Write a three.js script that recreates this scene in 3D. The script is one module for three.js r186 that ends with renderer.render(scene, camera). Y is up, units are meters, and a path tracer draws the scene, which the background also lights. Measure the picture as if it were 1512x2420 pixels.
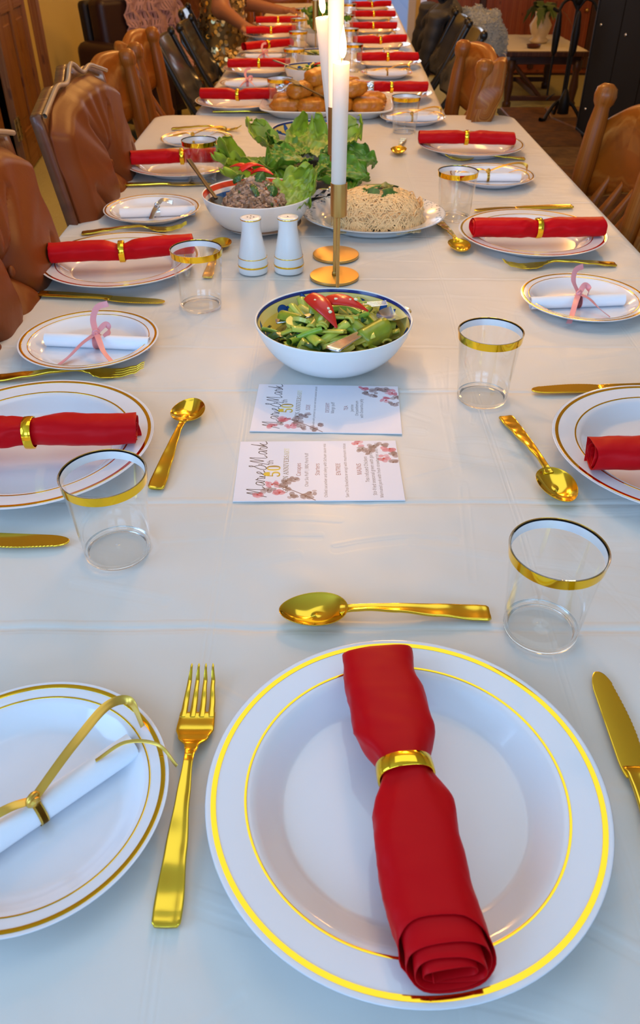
import * as THREE from 'three';
import { mergeGeometries } from 'three/addons/utils/BufferGeometryUtils.js';
import { RoundedBoxGeometry } from 'three/addons/geometries/RoundedBoxGeometry.js';
import { RectAreaLightUniformsLib } from 'three/addons/lights/RectAreaLightUniformsLib.js';
import { MarchingCubes } from 'three/addons/objects/MarchingCubes.js';
import { createNoise2D, createNoise3D } from 'simplex-noise';

// ---------- camera, sky, large lights, exposure ----------
const scene = new THREE.Scene();
const camera = new THREE.PerspectiveCamera(2 * Math.atan(1210 / 1850) * 180 / Math.PI, 1512 / 2420, 0.02, 60);
camera.position.set(0, 1.226, 0);
camera.rotation.set(-37.55 * Math.PI / 180, 0, 0);
camera.focus = 0.8; camera.userData.fStop = 14;
camera.updateMatrixWorld();
scene.background = new THREE.Color(0.75, 0.95, 1.35);
RectAreaLightUniformsLib.init();
const WINDOWS = [  // daylight entering by the two windows behind the camera and the one in the left wall: [x, y, z, width, height, intensity, look x, look z]
  [-0.75, 1.62, 2.66, 1.5, 1.3, 10.5, -0.75, 0], [1.25, 1.62, 2.66, 1.5, 1.3, 9, 1.25, 0], [-1.75, 1.62, 0.35, 1.3, 1.3, 7.5, 0, 0.35]];
for (const [x, y, z, w, h, i, lx, lz] of WINDOWS) {
  const l = new THREE.RectAreaLight(new THREE.Color(0.32, 0.585, 0.98), i, w, h);
  l.position.set(x, y, z); l.lookAt(lx, y - 0.3, lz); scene.add(l);
}
const farDay = new THREE.RectAreaLight(new THREE.Color(0.75, 0.85, 1.0), 2.5, 0.9, 1.9);  // daylight through the glazed door at the far end
farDay.position.set(0.62, 1.05, -8.82); farDay.lookAt(0.62, 0.9, 0); scene.add(farDay);
const LAMPS = [  // ceiling lamps: [x, z, candela]
  [0.30, -3.0, 4.3], [-0.25, -4.9, 4.2], [1.9, -5.6, 4.5], [-0.9, -7.0, 1.5]];
const LAMP_COLOR = new THREE.Color(1.0, 0.49, 0.125);
const renderer = new THREE.WebGLRenderer({ antialias: true });
renderer.toneMapping = THREE.LinearToneMapping;
renderer.toneMappingExposure = 0.66;
renderer.shadowMap.enabled = true;

// ---------- helpers ----------
const V = (x, y, z) => new THREE.Vector3(x, y, z);
const T = 0.75;                                   // height of the table tops
function rngOf(seed) { let a = seed >>> 0; return () => { a = (a + 0x6d2b79f5) | 0; let t = Math.imul(a ^ (a >>> 15), 1 | a); t = (t + Math.imul(t ^ (t >>> 7), 61 | t)) ^ t; return ((t ^ (t >>> 14)) >>> 0) / 4294967296; }; }
const rnd = rngOf(7), R = (a, b) => a + (b - a) * rnd();
const n2 = createNoise2D(rngOf(11)), n3 = createNoise3D(rngOf(12));
const used = {};
function numbered(n) { const k = used[n] = (used[n] ?? -1) + 1; return k ? n + '_' + String(k).padStart(3, '0') : n; }
const lit = (m) => { m.castShadow = true; m.receiveShadow = true; return m; };
function obj(name, geos, mat, parent) {
  const g = Array.isArray(geos) ? (geos.length > 1 ? mergeGeometries(geos.map(clean)) : geos[0]) : geos;
  const m = lit(new THREE.Mesh(g, mat)); m.name = parent ? name : numbered(name); (parent || scene).add(m); return m;
}
function clean(g) { g = g.index ? g.toNonIndexed() : g; const o = new THREE.BufferGeometry(); for (const k of ['position', 'normal', 'uv']) o.setAttribute(k, g.attributes[k] ?? new THREE.BufferAttribute(new Float32Array(g.attributes.position.count * 2), 2)); if (g.attributes.color) o.setAttribute('color', g.attributes.color); return o; }
function tag(o, label, category, group, kind) { o.userData.label = label; o.userData.category = category; if (group) o.userData.group = group; if (kind) o.userData.kind = kind; return o; }
function thing(name, label, category, [x, y, z] = [0, 0, 0], turn = 0, group) {
  const o = new THREE.Group(); o.name = numbered(name); scene.add(o); o.position.set(x, y, z); o.rotation.y = turn;
  return tag(o, label, category, group);
}
function dup(src, [x, y, z], turn, label, group) {
  const r = src.clone(); r.name = numbered(src.name.replace(/_\d{3}$/, '')); scene.add(r); r.position.set(x, y, z); r.rotation.set(0, turn, 0);
  r.userData = { ...src.userData, label }; if (group) r.userData.group = group; return r;
}
function struct(name, geos, mat, parent, label) { const m = obj(name, geos, mat, parent); m.userData.kind = 'structure'; if (label) m.userData.label = label; return m; }
const makers = {};
function make(key, name, label, category, pos, turn, group, build) {   // builds the first of a kind, clones the rest
  if (makers[key]) return dup(makers[key], pos, turn, label, group);
  const t = thing(name, label, category, pos, turn, group); build(t); makers[key] = t; return t;
}
const move = (g, x, y, z) => g.translate(x, y, z);
function bx(w, h, d, x = 0, y = 0, z = 0, r = 0.004) { const g = new RoundedBoxGeometry(w, h, d, 2, Math.min(r, w / 2.1, h / 2.1, d / 2.1)); boxUV(g); return g.translate(x, y, z); }
function boxUV(g, s = 1) {     // uv in metres by the dominant axis; the long axis runs along v
  g.computeBoundingBox(); const p = g.attributes.position, n = g.attributes.normal, uv = new Float32Array(p.count * 2);
  const e = g.boundingBox.getSize(V(0, 0, 0)), ax = e.x > e.y && e.x > e.z ? 0 : e.y > e.z ? 1 : 2;
  for (let i = 0; i < p.count; i++) {
    const c = [p.getX(i), p.getY(i), p.getZ(i)], m = [Math.abs(n.getX(i)), Math.abs(n.getY(i)), Math.abs(n.getZ(i))];
    const d = m.indexOf(Math.max(...m)), o = [0, 1, 2].filter((k) => k !== d);
    if (o[0] === ax) o.reverse();
    uv[2 * i] = c[o[0]] * s; uv[2 * i + 1] = c[o[1]] * s;
  }
  g.setAttribute('uv', new THREE.BufferAttribute(uv, 2)); return g;
}
function lathe(pts, seg = 48) { return new THREE.LatheGeometry(pts.map(([r, y]) => new THREE.Vector2(Math.max(r, 1e-5), y)), seg); }
function tube(pts, r, seg = 24, rad = 8) { return new THREE.TubeGeometry(new THREE.CatmullRomCurve3(pts.map((p) => (p.isVector3 ? p : V(...p)))), seg, r, rad); }
function rod(a, b, r0, r1 = r0, rad = 12) {   // tapered round bar between two points
  const A = V(...a), B = V(...b), d = B.clone().sub(A), g = new THREE.CylinderGeometry(r1, r0, d.length(), rad, 4);
  g.applyQuaternion(new THREE.Quaternion().setFromUnitVectors(V(0, 1, 0), d.clone().normalize())); return g.translate((A.x + B.x) / 2, (A.y + B.y) / 2, (A.z + B.z) / 2);
}
function turned(a, b, prof, rad = 20) {      // lathe profile [[t, r]...] laid from a to b
  const A = V(...a), B = V(...b), d = B.clone().sub(A), L = d.length();
  const g = lathe([[0, 0], ...prof.map(([t, r]) => [r, t * L]), [0, L]], rad);
  g.applyQuaternion(new THREE.Quaternion().setFromUnitVectors(V(0, 1, 0), d.normalize())); return g.translate(A.x, A.y, A.z);
}
function grid(fn, nu, nv, color) {           // parametric sheet
  const pos = [], uv = [], idx = [], col = [];
  for (let j = 0; j <= nv; j++) for (let i = 0; i <= nu; i++) { const u = i / nu, v = j / nv, p = fn(u, v); pos.push(p[0], p[1], p[2]); uv.push(p[3] ?? u, p[4] ?? v); if (color) col.push(...color(u, v)); }
  for (let j = 0; j < nv; j++) for (let i = 0; i < nu; i++) { const a = j * (nu + 1) + i, b = a + 1, c = a + nu + 1, d = c + 1; idx.push(a, b, d, a, d, c); }
  const g = new THREE.BufferGeometry(); g.setAttribute('position', new THREE.Float32BufferAttribute(pos, 3)); g.setAttribute('uv', new THREE.Float32BufferAttribute(uv, 2));
  if (color) g.setAttribute('color', new THREE.Float32BufferAttribute(col, 3)); g.setIndex(idx); g.computeVertexNormals(); return g;
}
function shell(fn, nu, nv, th, color) {      // the same sheet with thickness th: front, back and rim
  const f = grid(fn, nu, nv, color), P = f.attributes.position, N = f.attributes.normal, n = P.count, pos = [], col = [], uv = [], idx = [];
  for (const s of [1, -1]) for (let i = 0; i < n; i++) { pos.push(P.getX(i) + s * th / 2 * N.getX(i), P.getY(i) + s * th / 2 * N.getY(i), P.getZ(i) + s * th / 2 * N.getZ(i)); uv.push(f.attributes.uv.getX(i), f.attributes.uv.getY(i)); if (color) col.push(f.attributes.color.getX(i), f.attributes.color.getY(i), f.attributes.color.getZ(i)); }
  const I = f.index.array; for (let k = 0; k < I.length; k += 3) idx.push(I[k], I[k + 1], I[k + 2], I[k] + n, I[k + 2] + n, I[k + 1] + n);
  const w = nu + 1, rim = []; for (let i = 0; i < nu; i++) rim.push([i, i + 1], [nv * w + i + 1, nv * w + i]); for (let j = 0; j < nv; j++) rim.push([(j + 1) * w, j * w], [j * w + nu, (j + 1) * w + nu]);
  for (const [a, b] of rim) idx.push(b, a, a + n, b, a + n, b + n);
  const g = new THREE.BufferGeometry(); g.setAttribute('position', new THREE.Float32BufferAttribute(pos, 3)); g.setAttribute('uv', new THREE.Float32BufferAttribute(uv, 2));
  if (color) g.setAttribute('color', new THREE.Float32BufferAttribute(col, 3)); g.setIndex(idx); g.computeVertexNormals(); return g;
}
function loft(rings, uvs = 1) {                // closed skin over rings of points, capped
  const m = rings[0].length, pos = [], uv = [], idx = [];
  rings.forEach((r, j) => { for (let k = 0; k <= m; k++) { const p = r[k % m]; pos.push(p[0], p[1], p[2]); uv.push(k / m * 0.1 * uvs, j / rings.length * uvs); } });
  const w = m + 1; for (let j = 0; j < rings.length - 1; j++) for (let k = 0; k < m; k++) { const a = j * w + k, b = a + 1, c = a + w, d = c + 1; idx.push(a, b, d, a, d, c); }
  for (const [j, flip] of [[0, 1], [rings.length - 1, 0]]) {
    const c = [0, 0, 0]; rings[j].forEach((p) => p.forEach((q, i) => { c[i] += q / m; })); const o = pos.length / 3; pos.push(...c); uv.push(0, 0);
    for (let k = 0; k < m; k++) { const a = j * w + k, b = a + 1; flip ? idx.push(o, b, a) : idx.push(o, a, b); }
  }
  const g = new THREE.BufferGeometry(); g.setAttribute('position', new THREE.Float32BufferAttribute(pos, 3)); g.setAttribute('uv', new THREE.Float32BufferAttribute(uv, 2)); g.setIndex(idx); g.computeVertexNormals(); return g;
}
const lerp = (a, b, t) => a + (b - a) * t, sm = (a, b, x) => { const t = Math.min(1, Math.max(0, (x - a) / (b - a))); return t * t * (3 - 2 * t); };
function curve(tab, x) { if (x <= tab[0][0]) return tab[0].slice(1); for (let i = 1; i < tab.length; i++) if (x <= tab[i][0]) { const t = sm(tab[i - 1][0], tab[i][0], x); return tab[i].slice(1).map((v, k) => lerp(tab[i - 1][k + 1], v, t)); } return tab[tab.length - 1].slice(1); }
function blob(r, jit, seed, d = 1) {           // lumpy ball
  const g = new THREE.IcosahedronGeometry(r, d), p = g.attributes.position; for (let i = 0; i < p.count; i++) { const k = 1 + jit * n3(p.getX(i) / r + seed, p.getY(i) / r, p.getZ(i) / r); p.setXYZ(i, p.getX(i) * k, p.getY(i) * k, p.getZ(i) * k); } g.computeVertexNormals(); return g;
}
function paint(g, fn) { const p = g.attributes.position, c = new Float32Array(p.count * 3); for (let i = 0; i < p.count; i++) c.set(fn(p.getX(i), p.getY(i), p.getZ(i)), 3 * i); g.setAttribute('color', new THREE.BufferAttribute(c, 3)); return g; }
function xf(g, x, y, z, rx = 0, ry = 0, rz = 0, s = 1) { const ss = Array.isArray(s) ? V(...s) : V(s, s, s); return g.applyMatrix4(new THREE.Matrix4().compose(V(x, y, z), new THREE.Quaternion().setFromEuler(new THREE.Euler(rx, ry, rz, 'YXZ')), ss)); }
const heading = (dx, dz) => Math.atan2(-dz, dx);   // turn that lays local +x along (dx, dz)
function mc(caps, c, half, res, k = 0.03) {       // one smooth body from tapered capsules [a, b, ra, rb]
  const m = new MarchingCubes(res, new THREE.MeshStandardMaterial(), false, false, 200000); m.isolation = 0;
  const s = m.size; let q = 0;
  for (let z = 0; z < s; z++) for (let y = 0; y < s; y++) for (let x = 0; x < s; x++) {
    const px = c[0] + half * (x - s / 2) / (s / 2), py = c[1] + half * (y - s / 2) / (s / 2), pz = c[2] + half * (z - s / 2) / (s / 2); let sum = 0;
    for (const [a, b, ra, rb] of caps) {
      const dx = b[0] - a[0], dy = b[1] - a[1], dz = b[2] - a[2]; let t = ((px - a[0]) * dx + (py - a[1]) * dy + (pz - a[2]) * dz) / (dx * dx + dy * dy + dz * dz + 1e-9); t = Math.min(1, Math.max(0, t));
      sum += Math.exp(-(Math.hypot(px - a[0] - dx * t, py - a[1] - dy * t, pz - a[2] - dz * t) - lerp(ra, rb, t)) / k);
    }
    m.field[q++] = k * Math.log(sum + 1e-30);
  }
  m.update(); const n = m.count, g = new THREE.BufferGeometry();
  g.setAttribute('position', new THREE.BufferAttribute(m.positionArray.slice(0, n * 3), 3)); g.setAttribute('normal', new THREE.BufferAttribute(m.normalArray.slice(0, n * 3), 3)); g.setAttribute('uv', new THREE.BufferAttribute(new Float32Array(n * 2), 2));
  return g.scale(half, half, half).translate(...c);
}

// ---------- textures and materials ----------
function canvas(w, h, draw, o = {}) {
  const c = document.createElement('canvas'); c.width = w; c.height = h; draw(c.getContext('2d'), w, h);
  const t = new THREE.CanvasTexture(c); if (!o.data) t.colorSpace = THREE.SRGBColorSpace; t.wrapS = t.wrapT = o.clamp ? THREE.ClampToEdgeWrapping : THREE.RepeatWrapping; if (o.repeat) t.repeat.set(...o.repeat); t.anisotropy = 8; return t;
}
function woodTex(base, dark, seed, n = 260) {
  return canvas(512, 1024, (g, w, h) => {
    const r = rngOf(seed); g.fillStyle = base; g.fillRect(0, 0, w, h);
    for (let i = 0; i < n; i++) { g.strokeStyle = r() < 0.7 ? dark : '#ffdca0'; g.globalAlpha = 0.03 + 0.12 * r(); g.lineWidth = 1 + 5 * r(); const x = r() * w; g.beginPath(); g.moveTo(x, 0); for (let y = 0; y <= h; y += 64) g.lineTo(x + 9 * Math.sin(y / h * 6.283 + i) * r(), y); g.stroke(); }
    for (let i = 0; i < 5; i++) { const x = r() * w, y = r() * h; for (let k = 6; k > 0; k--) { g.globalAlpha = 0.16; g.fillStyle = dark; g.beginPath(); g.ellipse(x, y, k * 2.6, k * 5, 0, 0, 6.3); g.fill(); } }
    g.globalAlpha = 1;
  }, { repeat: [3, 1.5] });
}
function mottle(base, spots, seed, size = 512, n = 1600, rmax = 14) {
  return canvas(size, size, (g, w, h) => { const r = rngOf(seed); g.fillStyle = base; g.fillRect(0, 0, w, h); for (let i = 0; i < n; i++) { g.globalAlpha = 0.05 + 0.2 * r(); g.fillStyle = spots[Math.floor(r() * spots.length)]; g.beginPath(); g.ellipse(r() * w, r() * h, 1 + r() * rmax, 1 + r() * rmax, r() * 3, 0, 6.3); g.fill(); } g.globalAlpha = 1; });
}
const std = (color, roughness = 0.5, o = {}) => new THREE.MeshPhysicalMaterial({ color, roughness, side: THREE.DoubleSide, ...o });
const lin = (r, g, b) => new THREE.Color().setRGB(r, g, b);
const noiseBump = mottle('#808080', ['#ffffff', '#000000'], 5, 512, 5000, 5);
const M = {
  gold: std(lin(0.86, 0.58, 0.05), 0.13, { metalness: 1 }),
  goldFoil: std(lin(1.0, 0.64, 0.035), 0.09, { metalness: 1 }),
  brass: std(lin(0.62, 0.40, 0.13), 0.33, { metalness: 1 }),
  silver: std(lin(0.80, 0.82, 0.85), 0.16, { metalness: 1 }),
  lining: std(lin(0.80, 0.82, 0.84), 0.35, { metalness: 0.35 }),
  darkSteel: std(lin(0.10, 0.09, 0.08), 0.35, { metalness: 1 }),
  plate: std(lin(0.80, 0.80, 0.84), 0.12, { clearcoat: 0.4, clearcoatRoughness: 0.05 }),
  china: std(lin(0.82, 0.82, 0.80), 0.12),
  paper: std(lin(0.85, 0.86, 0.90), 0.6),
  satin: std(lin(0.52, 0.002, 0.006), 0.42, { specularIntensity: 0.55, specularColor: lin(1, 0.35, 0.35), sheen: 0.25, sheenColor: lin(0.8, 0.02, 0.03), sheenRoughness: 0.3 }),
  clear: std(lin(0.985, 0.99, 0.99), 0.0, { transmission: 1, thickness: 0, ior: 1.6 }),
  plastic: std(lin(0.98, 0.985, 0.985), 0.0, { transmission: 1, thickness: 0.002, ior: 1.4 }),
  wax: std(lin(0.92, 0.86, 0.76), 0.75, { transmission: 0.35, thickness: 0 }),
  flame: new THREE.MeshStandardMaterial({ color: 0x000000, emissive: lin(1.0, 0.62, 0.22), emissiveIntensity: 16, roughness: 1 }),
  wick: std(lin(0.02, 0.015, 0.01), 0.9),
  pink: std(lin(0.80, 0.30, 0.30), 0.35, { sheen: 0.4, sheenColor: lin(1, 0.7, 0.7) }),
  white: std(lin(0.85, 0.86, 0.88), 0.4),
  goldRibbon: std(lin(0.75, 0.46, 0.08), 0.3, { metalness: 0.8 }),
  pine: std(0xffffff, 0.38, { map: woodTex('#96500f', '#4a2206', 21), specularIntensity: 0.6, clearcoat: 0.15, clearcoatRoughness: 0.2 }),
  door: std(0xffffff, 0.45, { map: woodTex('#8a5420', '#4a280a', 22) }),
  darkWood: std(0xffffff, 0.4, { map: woodTex('#3b1f12', '#160a05', 23) }),
  redWood: std(0xffffff, 0.45, { map: woodTex('#8a3f18', '#43190a', 24) }),
  frameWood: std(0xffffff, 0.42, { map: woodTex('#5f2f10', '#321606', 25), clearcoat: 0.2 }),
  leather: std(lin(0.17, 0.040, 0.007), 0.42, { specularIntensity: 0.55, bumpMap: noiseBump, bumpScale: 0.0004 }),
  maroon: std(lin(0.030, 0.010, 0.009), 0.42, { bumpMap: noiseBump, bumpScale: 0.0006 }),
  black: std(lin(0.010, 0.010, 0.012), 0.28),
  blackSatin: std(lin(0.030, 0.030, 0.033), 0.24, { clearcoat: 0.7, clearcoatRoughness: 0.12 }),
  iron: std(lin(0.012, 0.012, 0.013), 0.5, { metalness: 0.5 }),
  steelBlack: std(lin(0.010, 0.008, 0.007), 0.7, { specularIntensity: 0.2 }),
  carpet: std(0xffffff, 0.95, { map: mottle('#b4ac70', ['#908a4c', '#ccc488', '#a49a5c'], 31, 512, 4000, 5), bumpMap: noiseBump, bumpScale: 0.002 }),
  paleWall: std(lin(0.62, 0.62, 0.60), 0.85, { bumpMap: noiseBump, bumpScale: 0.0006 }),
  yellowWall: std(lin(0.74, 0.56, 0.16), 0.8, { bumpMap: noiseBump, bumpScale: 0.0006 }),
  ceiling: std(lin(0.78, 0.76, 0.72), 0.9),
  vcol: std(0xffffff, 0.45, { vertexColors: true }),
  vwet: std(0xffffff, 0.25, { vertexColors: true }),
  leaf: std(0xffffff, 0.42, { vertexColors: true, transmission: 0.3, thickness: 0 }),
};
// ---------- the room ----------
const XL = -1.78, XR = 3.2, ZF = -8.9, ZB = 2.7, HC = 2.5;
struct('floor', boxUV(new THREE.BoxGeometry(XR - XL + 0.4, 0.1, ZB - ZF + 0.4)).translate((XL + XR) / 2, -0.05, (ZF + ZB) / 2), M.carpet);
M.carpet.map.repeat.set(2, 2);
struct('ceiling', new THREE.BoxGeometry(XR - XL + 0.4, 0.12, ZB - ZF + 0.4).translate((XL + XR) / 2, HC + 0.06, (ZF + ZB) / 2), M.ceiling);
const slab = (w, h, d, x, y, z) => boxUV(new THREE.BoxGeometry(w, h, d)).translate(x, y, z);
// left wall with a doorway
struct('wall_left', [
  slab(0.14, HC, 1.66, XL - 0.07, HC / 2, -3.83), slab(0.14, HC - 2.04, 0.94, XL - 0.07, (HC + 2.04) / 2, -5.13), slab(0.14, HC, -5.6 - ZF, XL - 0.07, HC / 2, (ZF - 5.6) / 2)], M.yellowWall);
struct('wall_left_front', [slab(0.14, HC, 2.65, XL - 0.07, HC / 2, -1.675), slab(0.14, HC, 1.65, XL - 0.07, HC / 2, 1.875), slab(0.14, 0.95, 1.4, XL - 0.07, 0.475, 0.35), slab(0.14, 0.2, 1.4, XL - 0.07, HC - 0.1, 0.35)], M.paleWall);
struct('wall_passage', [slab(0.05, HC, 1.3, XL - 0.9, HC / 2, -5.13), slab(0.8, HC, 0.05, XL - 0.52, HC / 2, -4.5), slab(0.8, HC, 0.05, XL - 0.52, HC / 2, -5.76), slab(0.8, 0.05, 1.3, XL - 0.52, 2.2, -5.13), slab(0.8, 0.05, 1.3, XL - 0.52, -0.02, -5.13)], M.darkWood);
struct('wall_right', slab(0.14, HC, ZB - ZF, XR + 0.07, HC / 2, (ZF + ZB) / 2), M.paleWall);
// far wall with a glazed door, and the wall behind the camera with two windows
struct('wall_far', [slab(1.88, HC, 0.14, -0.91, HC / 2, ZF - 0.07), slab(0.90, HC - 2.06, 0.14, 0.48, (HC + 2.06) / 2, ZF - 0.07), slab(2.3, HC, 0.14, 2.07, HC / 2, ZF - 0.07)], M.yellowWall);
const backWall = [slab(XR - XL, 0.95, 0.14, (XL + XR) / 2, 0.475, ZB + 0.07), slab(XR - XL, 0.2, 0.14, (XL + XR) / 2, HC - 0.1, ZB + 0.07)];
for (const [x0, x1] of [[XL, -1.5], [0, 0.5], [2.0, XR]]) backWall.push(slab(x1 - x0, 1.35, 0.14, (x0 + x1) / 2, 1.625, ZB + 0.07));
struct('wall_back', backWall, M.paleWall);
const whitePaint = std(lin(0.75, 0.74, 0.70), 0.5);
[[-0.75, 1.5, ZB + 0.07, 0], [1.25, 1.5, ZB + 0.07, 0], [XL - 0.07, 1.4, 0.35, Math.PI / 2]].forEach(([x, w, z, turn], i) => {
  const s = thing('window', 'white painted window behind the table', 'window', [x, 1.625, z], turn); s.name = 'window_' + (i + 1); s.userData = { kind: 'structure' };
  obj('window_frame', [bx(w, 0.06, 0.08, 0, 0.645, 0), bx(w, 0.06, 0.08, 0, -0.645, 0), bx(0.06, 1.35, 0.08, -w / 2 + 0.03, 0, 0), bx(0.06, 1.35, 0.08, w / 2 - 0.03, 0, 0), bx(0.05, 1.35, 0.06, 0, 0, 0)], whitePaint, s);
  for (const k of [-1, 1]) obj('pane', bx(w / 2 - 0.06, 1.24, 0.006, k * (w / 4 - 0.005), 0, 0, 0.001), M.clear, s);
});
{ // glazed door at the far end
  const d = new THREE.Group(); d.name = 'door_2'; scene.add(d); d.position.set(0.475, 0, ZF - 0.05); d.userData = { kind: 'structure', label: 'white framed glazed door at the far end of the room' };
  obj('door_frame', [bx(0.07, 2.06, 0.09, -0.41, 1.03, 0), bx(0.07, 2.06, 0.09, 0.41, 1.03, 0), bx(0.05, 2.0, 0.07, 0, 1.03, 0), bx(0.82, 0.07, 0.09, 0, 2.02, 0), bx(0.82, 0.1, 0.07, 0, 0.05, 0)], whitePaint, d);
  for (const x of [-0.2, 0.2]) obj('pane', bx(0.36, 1.9, 0.008, x, 1.05, 0, 0.002), M.clear, d);
}
struct('ground', slab(30, 0.1, 20, 0, -0.2, ZF - 10.2), std(lin(0.38, 0.42, 0.55), 0.9));
// boarded wooden door standing slightly ajar on the left
{
  const d = new THREE.Group(); d.name = 'door_1'; scene.add(d); d.position.set(XL + 0.07, 0, -4.80); d.rotation.y = Math.PI / 2 + 0.115; d.userData = { kind: 'structure', label: 'brown panelled wooden door standing slightly ajar with brass hinges' };
  const W = 0.84, th = 0.045;   // local +x runs along the leaf away from the hinges
  const s = (n, x, y, w, h) => obj(n, bx(w, h, th, x, y, 0, 0.004), M.door, d);
  s('stile', 0.06, 1.0, 0.12, 1.98); s('stile', W - 0.06, 1.0, 0.12, 1.98); s('stile', W / 2, 1.0, 0.1, 1.98);
  for (const [y, h] of [[0.11, 0.2], [0.88, 0.2], [1.92, 0.14]]) for (const x of [W / 4 + 0.018, W * 0.75 - 0.018]) s('rail', x, y, W / 2 - 0.15, h);
  for (const x of [W / 4 + 0.018, W * 0.75 - 0.018]) for (const [y, h] of [[0.495, 0.57], [1.415, 0.87]]) {
    const p = obj('panel', bx(W / 2 - 0.155, h, 0.018, x, y, 0, 0.003), M.door, d);
    obj('raised_field', bx(W / 2 - 0.245, h - 0.1, 0.032, x, y, 0, 0.01), M.door, p);
  }
  for (const y of [0.26, 1.75]) {
    const h = obj('hinge', [bx(0.055, 0.11, 0.006, -0.005, y, 0.026, 0.002), bx(0.055, 0.11, 0.006, -0.075, y, 0.026, 0.002), new THREE.CylinderGeometry(0.009, 0.009, 0.115, 12).translate(-0.04, y, 0.028)], std(lin(0.50, 0.36, 0.14), 0.35, { metalness: 0.9 }), d);
    const sc = []; for (const x of [-0.09, -0.062, -0.018, 0.01]) for (const k of [-0.035, 0, 0.035]) sc.push(xf(new THREE.SphereGeometry(0.005, 8, 5), x, y + k, 0.029, 0, 0, 0, [1, 1, 0.5]));
    obj('screw', sc, M.iron, h);
  }
  obj('door_knob', xf(lathe([[0, 0], [0.012, 0], [0.012, 0.03], [0.028, 0.045], [0.026, 0.062], [0, 0.068]], 24), W - 0.06, 1.0, 0.02, Math.PI / 2), M.brass, d);
}
struct('trim_1', [slab(0.06, 2.1, 0.14, XL + 0.03, 1.05, -4.59), slab(0.06, 2.1, 0.06, XL + 0.02, 1.05, -5.70), slab(0.06, 0.1, 1.16, XL + 0.02, 2.09, -5.14)], M.door);
struct('baseboard_left', [slab(0.02, 0.1, ZB + 4.66, XL + 0.01, 0.05, (ZB - 4.66) / 2), slab(0.02, 0.1, -5.73 - ZF, XL + 0.01, 0.05, (ZF - 5.73) / 2)], M.door);

// ceiling lamps
LAMPS.forEach(([x, z, I], i) => {
  const t = thing('ceiling_lamp', ['round frosted ceiling lamp above the front table', 'round frosted ceiling lamp above the far table', 'round frosted ceiling lamp above the hearth', 'round frosted ceiling lamp above the armchair'][i], 'lamp', [x, HC, z]);
  obj('mount', lathe([[0, 0], [0.17, 0], [0.17, -0.03], [0, -0.03]], 32), M.brass, t);
  obj('lamp_shade', lathe([[0.155, -0.02], [0.15, -0.05], [0.11, -0.085], [0.05, -0.1], [0, -0.103]], 32), new THREE.MeshStandardMaterial({ color: 0x332a1c, emissive: LAMP_COLOR, emissiveIntensity: 3, roughness: 0.6 }), t);
  const p = new THREE.PointLight(LAMP_COLOR, I, 0, 2); p.position.set(x, HC - 0.2, z); p.castShadow = true; p.shadow.radius = 7; scene.add(p);
});

// ---------- hearth, stove and the far right ----------
{
  const H = struct('floor_hearth', slab(1.9, 0.03, 4.5, 2.3, 0.015, -4.35), std(lin(0.045, 0.032, 0.02), 0.9), null, 'dark mortar bed of the stone hearth');
  const stoneTex = mottle('#8a6a40', ['#5a4020', '#a98550', '#6e5430', '#3f2c18'], 41, 512, 2600, 22);
  const mats = [0xffffff, 0xd0b898, 0xb89878, 0xe8d0a8].map((c) => std(c, 0.55, { map: stoneTex, bumpMap: noiseBump, bumpScale: 0.002 }));
  const r = rngOf(99), xs = [1.36, 1.72, 2.15, 2.6, 3.15], zs = []; for (let z = -6.56; z < -2.2; z += 0.42) zs.push(z);
  const P = xs.map((x, i) => zs.map((z, j) => [x + (i && i < 4 ? (r() - 0.5) * 0.16 : 0), z + (j ? (r() - 0.5) * 0.16 : 0)]));
  for (let i = 0; i < xs.length - 1; i++) for (let j = 0; j < zs.length - 1; j++) {
    const q = [P[i][j], P[i + 1][j], P[i + 1][j + 1], P[i][j + 1]], c = [0, 1].map((k) => q.reduce((s, p) => s + p[k], 0) / 4), sh = new THREE.Shape();
    q.map((p) => [lerp(p[0], c[0], 0.05), lerp(p[1], c[1], 0.05)]).forEach((p, k) => (k ? sh.lineTo(p[0], -p[1]) : sh.moveTo(p[0], -p[1]))); sh.closePath();
    const g = new THREE.ExtrudeGeometry(sh, { depth: 0.012, bevelEnabled: true, bevelThickness: 0.006, bevelSize: 0.006, bevelSegments: 1 });
    g.rotateX(-Math.PI / 2).translate(0, 0.028 + r() * 0.006, 0);
    obj('paving_stone', g, mats[Math.floor(r() * 4)], H);
  }
}
{ // black steel stove surround with vertical panels
  const t = thing('stove_surround', 'tall black steel stove surround of vertical panels standing on the hearth', 'stove', [1.74, 0.045, -4.55]);
  for (let k = 0; k < 5; k++) {
    const z = -1.0 + k * 0.49 + 0.005; const p = obj('panel', bx(0.03, 1.7, 0.478, 0.015, 0.85, z, 0.004), M.steelBlack, t);
    for (const y of [0.15, 0.62, 1.05, 1.55]) obj('screw', xf(new THREE.SphereGeometry(0.009, 10, 6), -0.002, y, z - 0.12), M.silver, p);
  }
  obj('body', bx(0.8, 1.68, 2.4, 0.44, 0.84, -0.0, 0.01), M.black, t);
  obj('edge_trim', [bx(0.02, 0.02, 2.46, -0.004, 0.012, 0, 0.004), bx(0.035, 1.7, 0.02, 0.012, 0.85, -1.245, 0.004)], M.iron, t);
}
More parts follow.
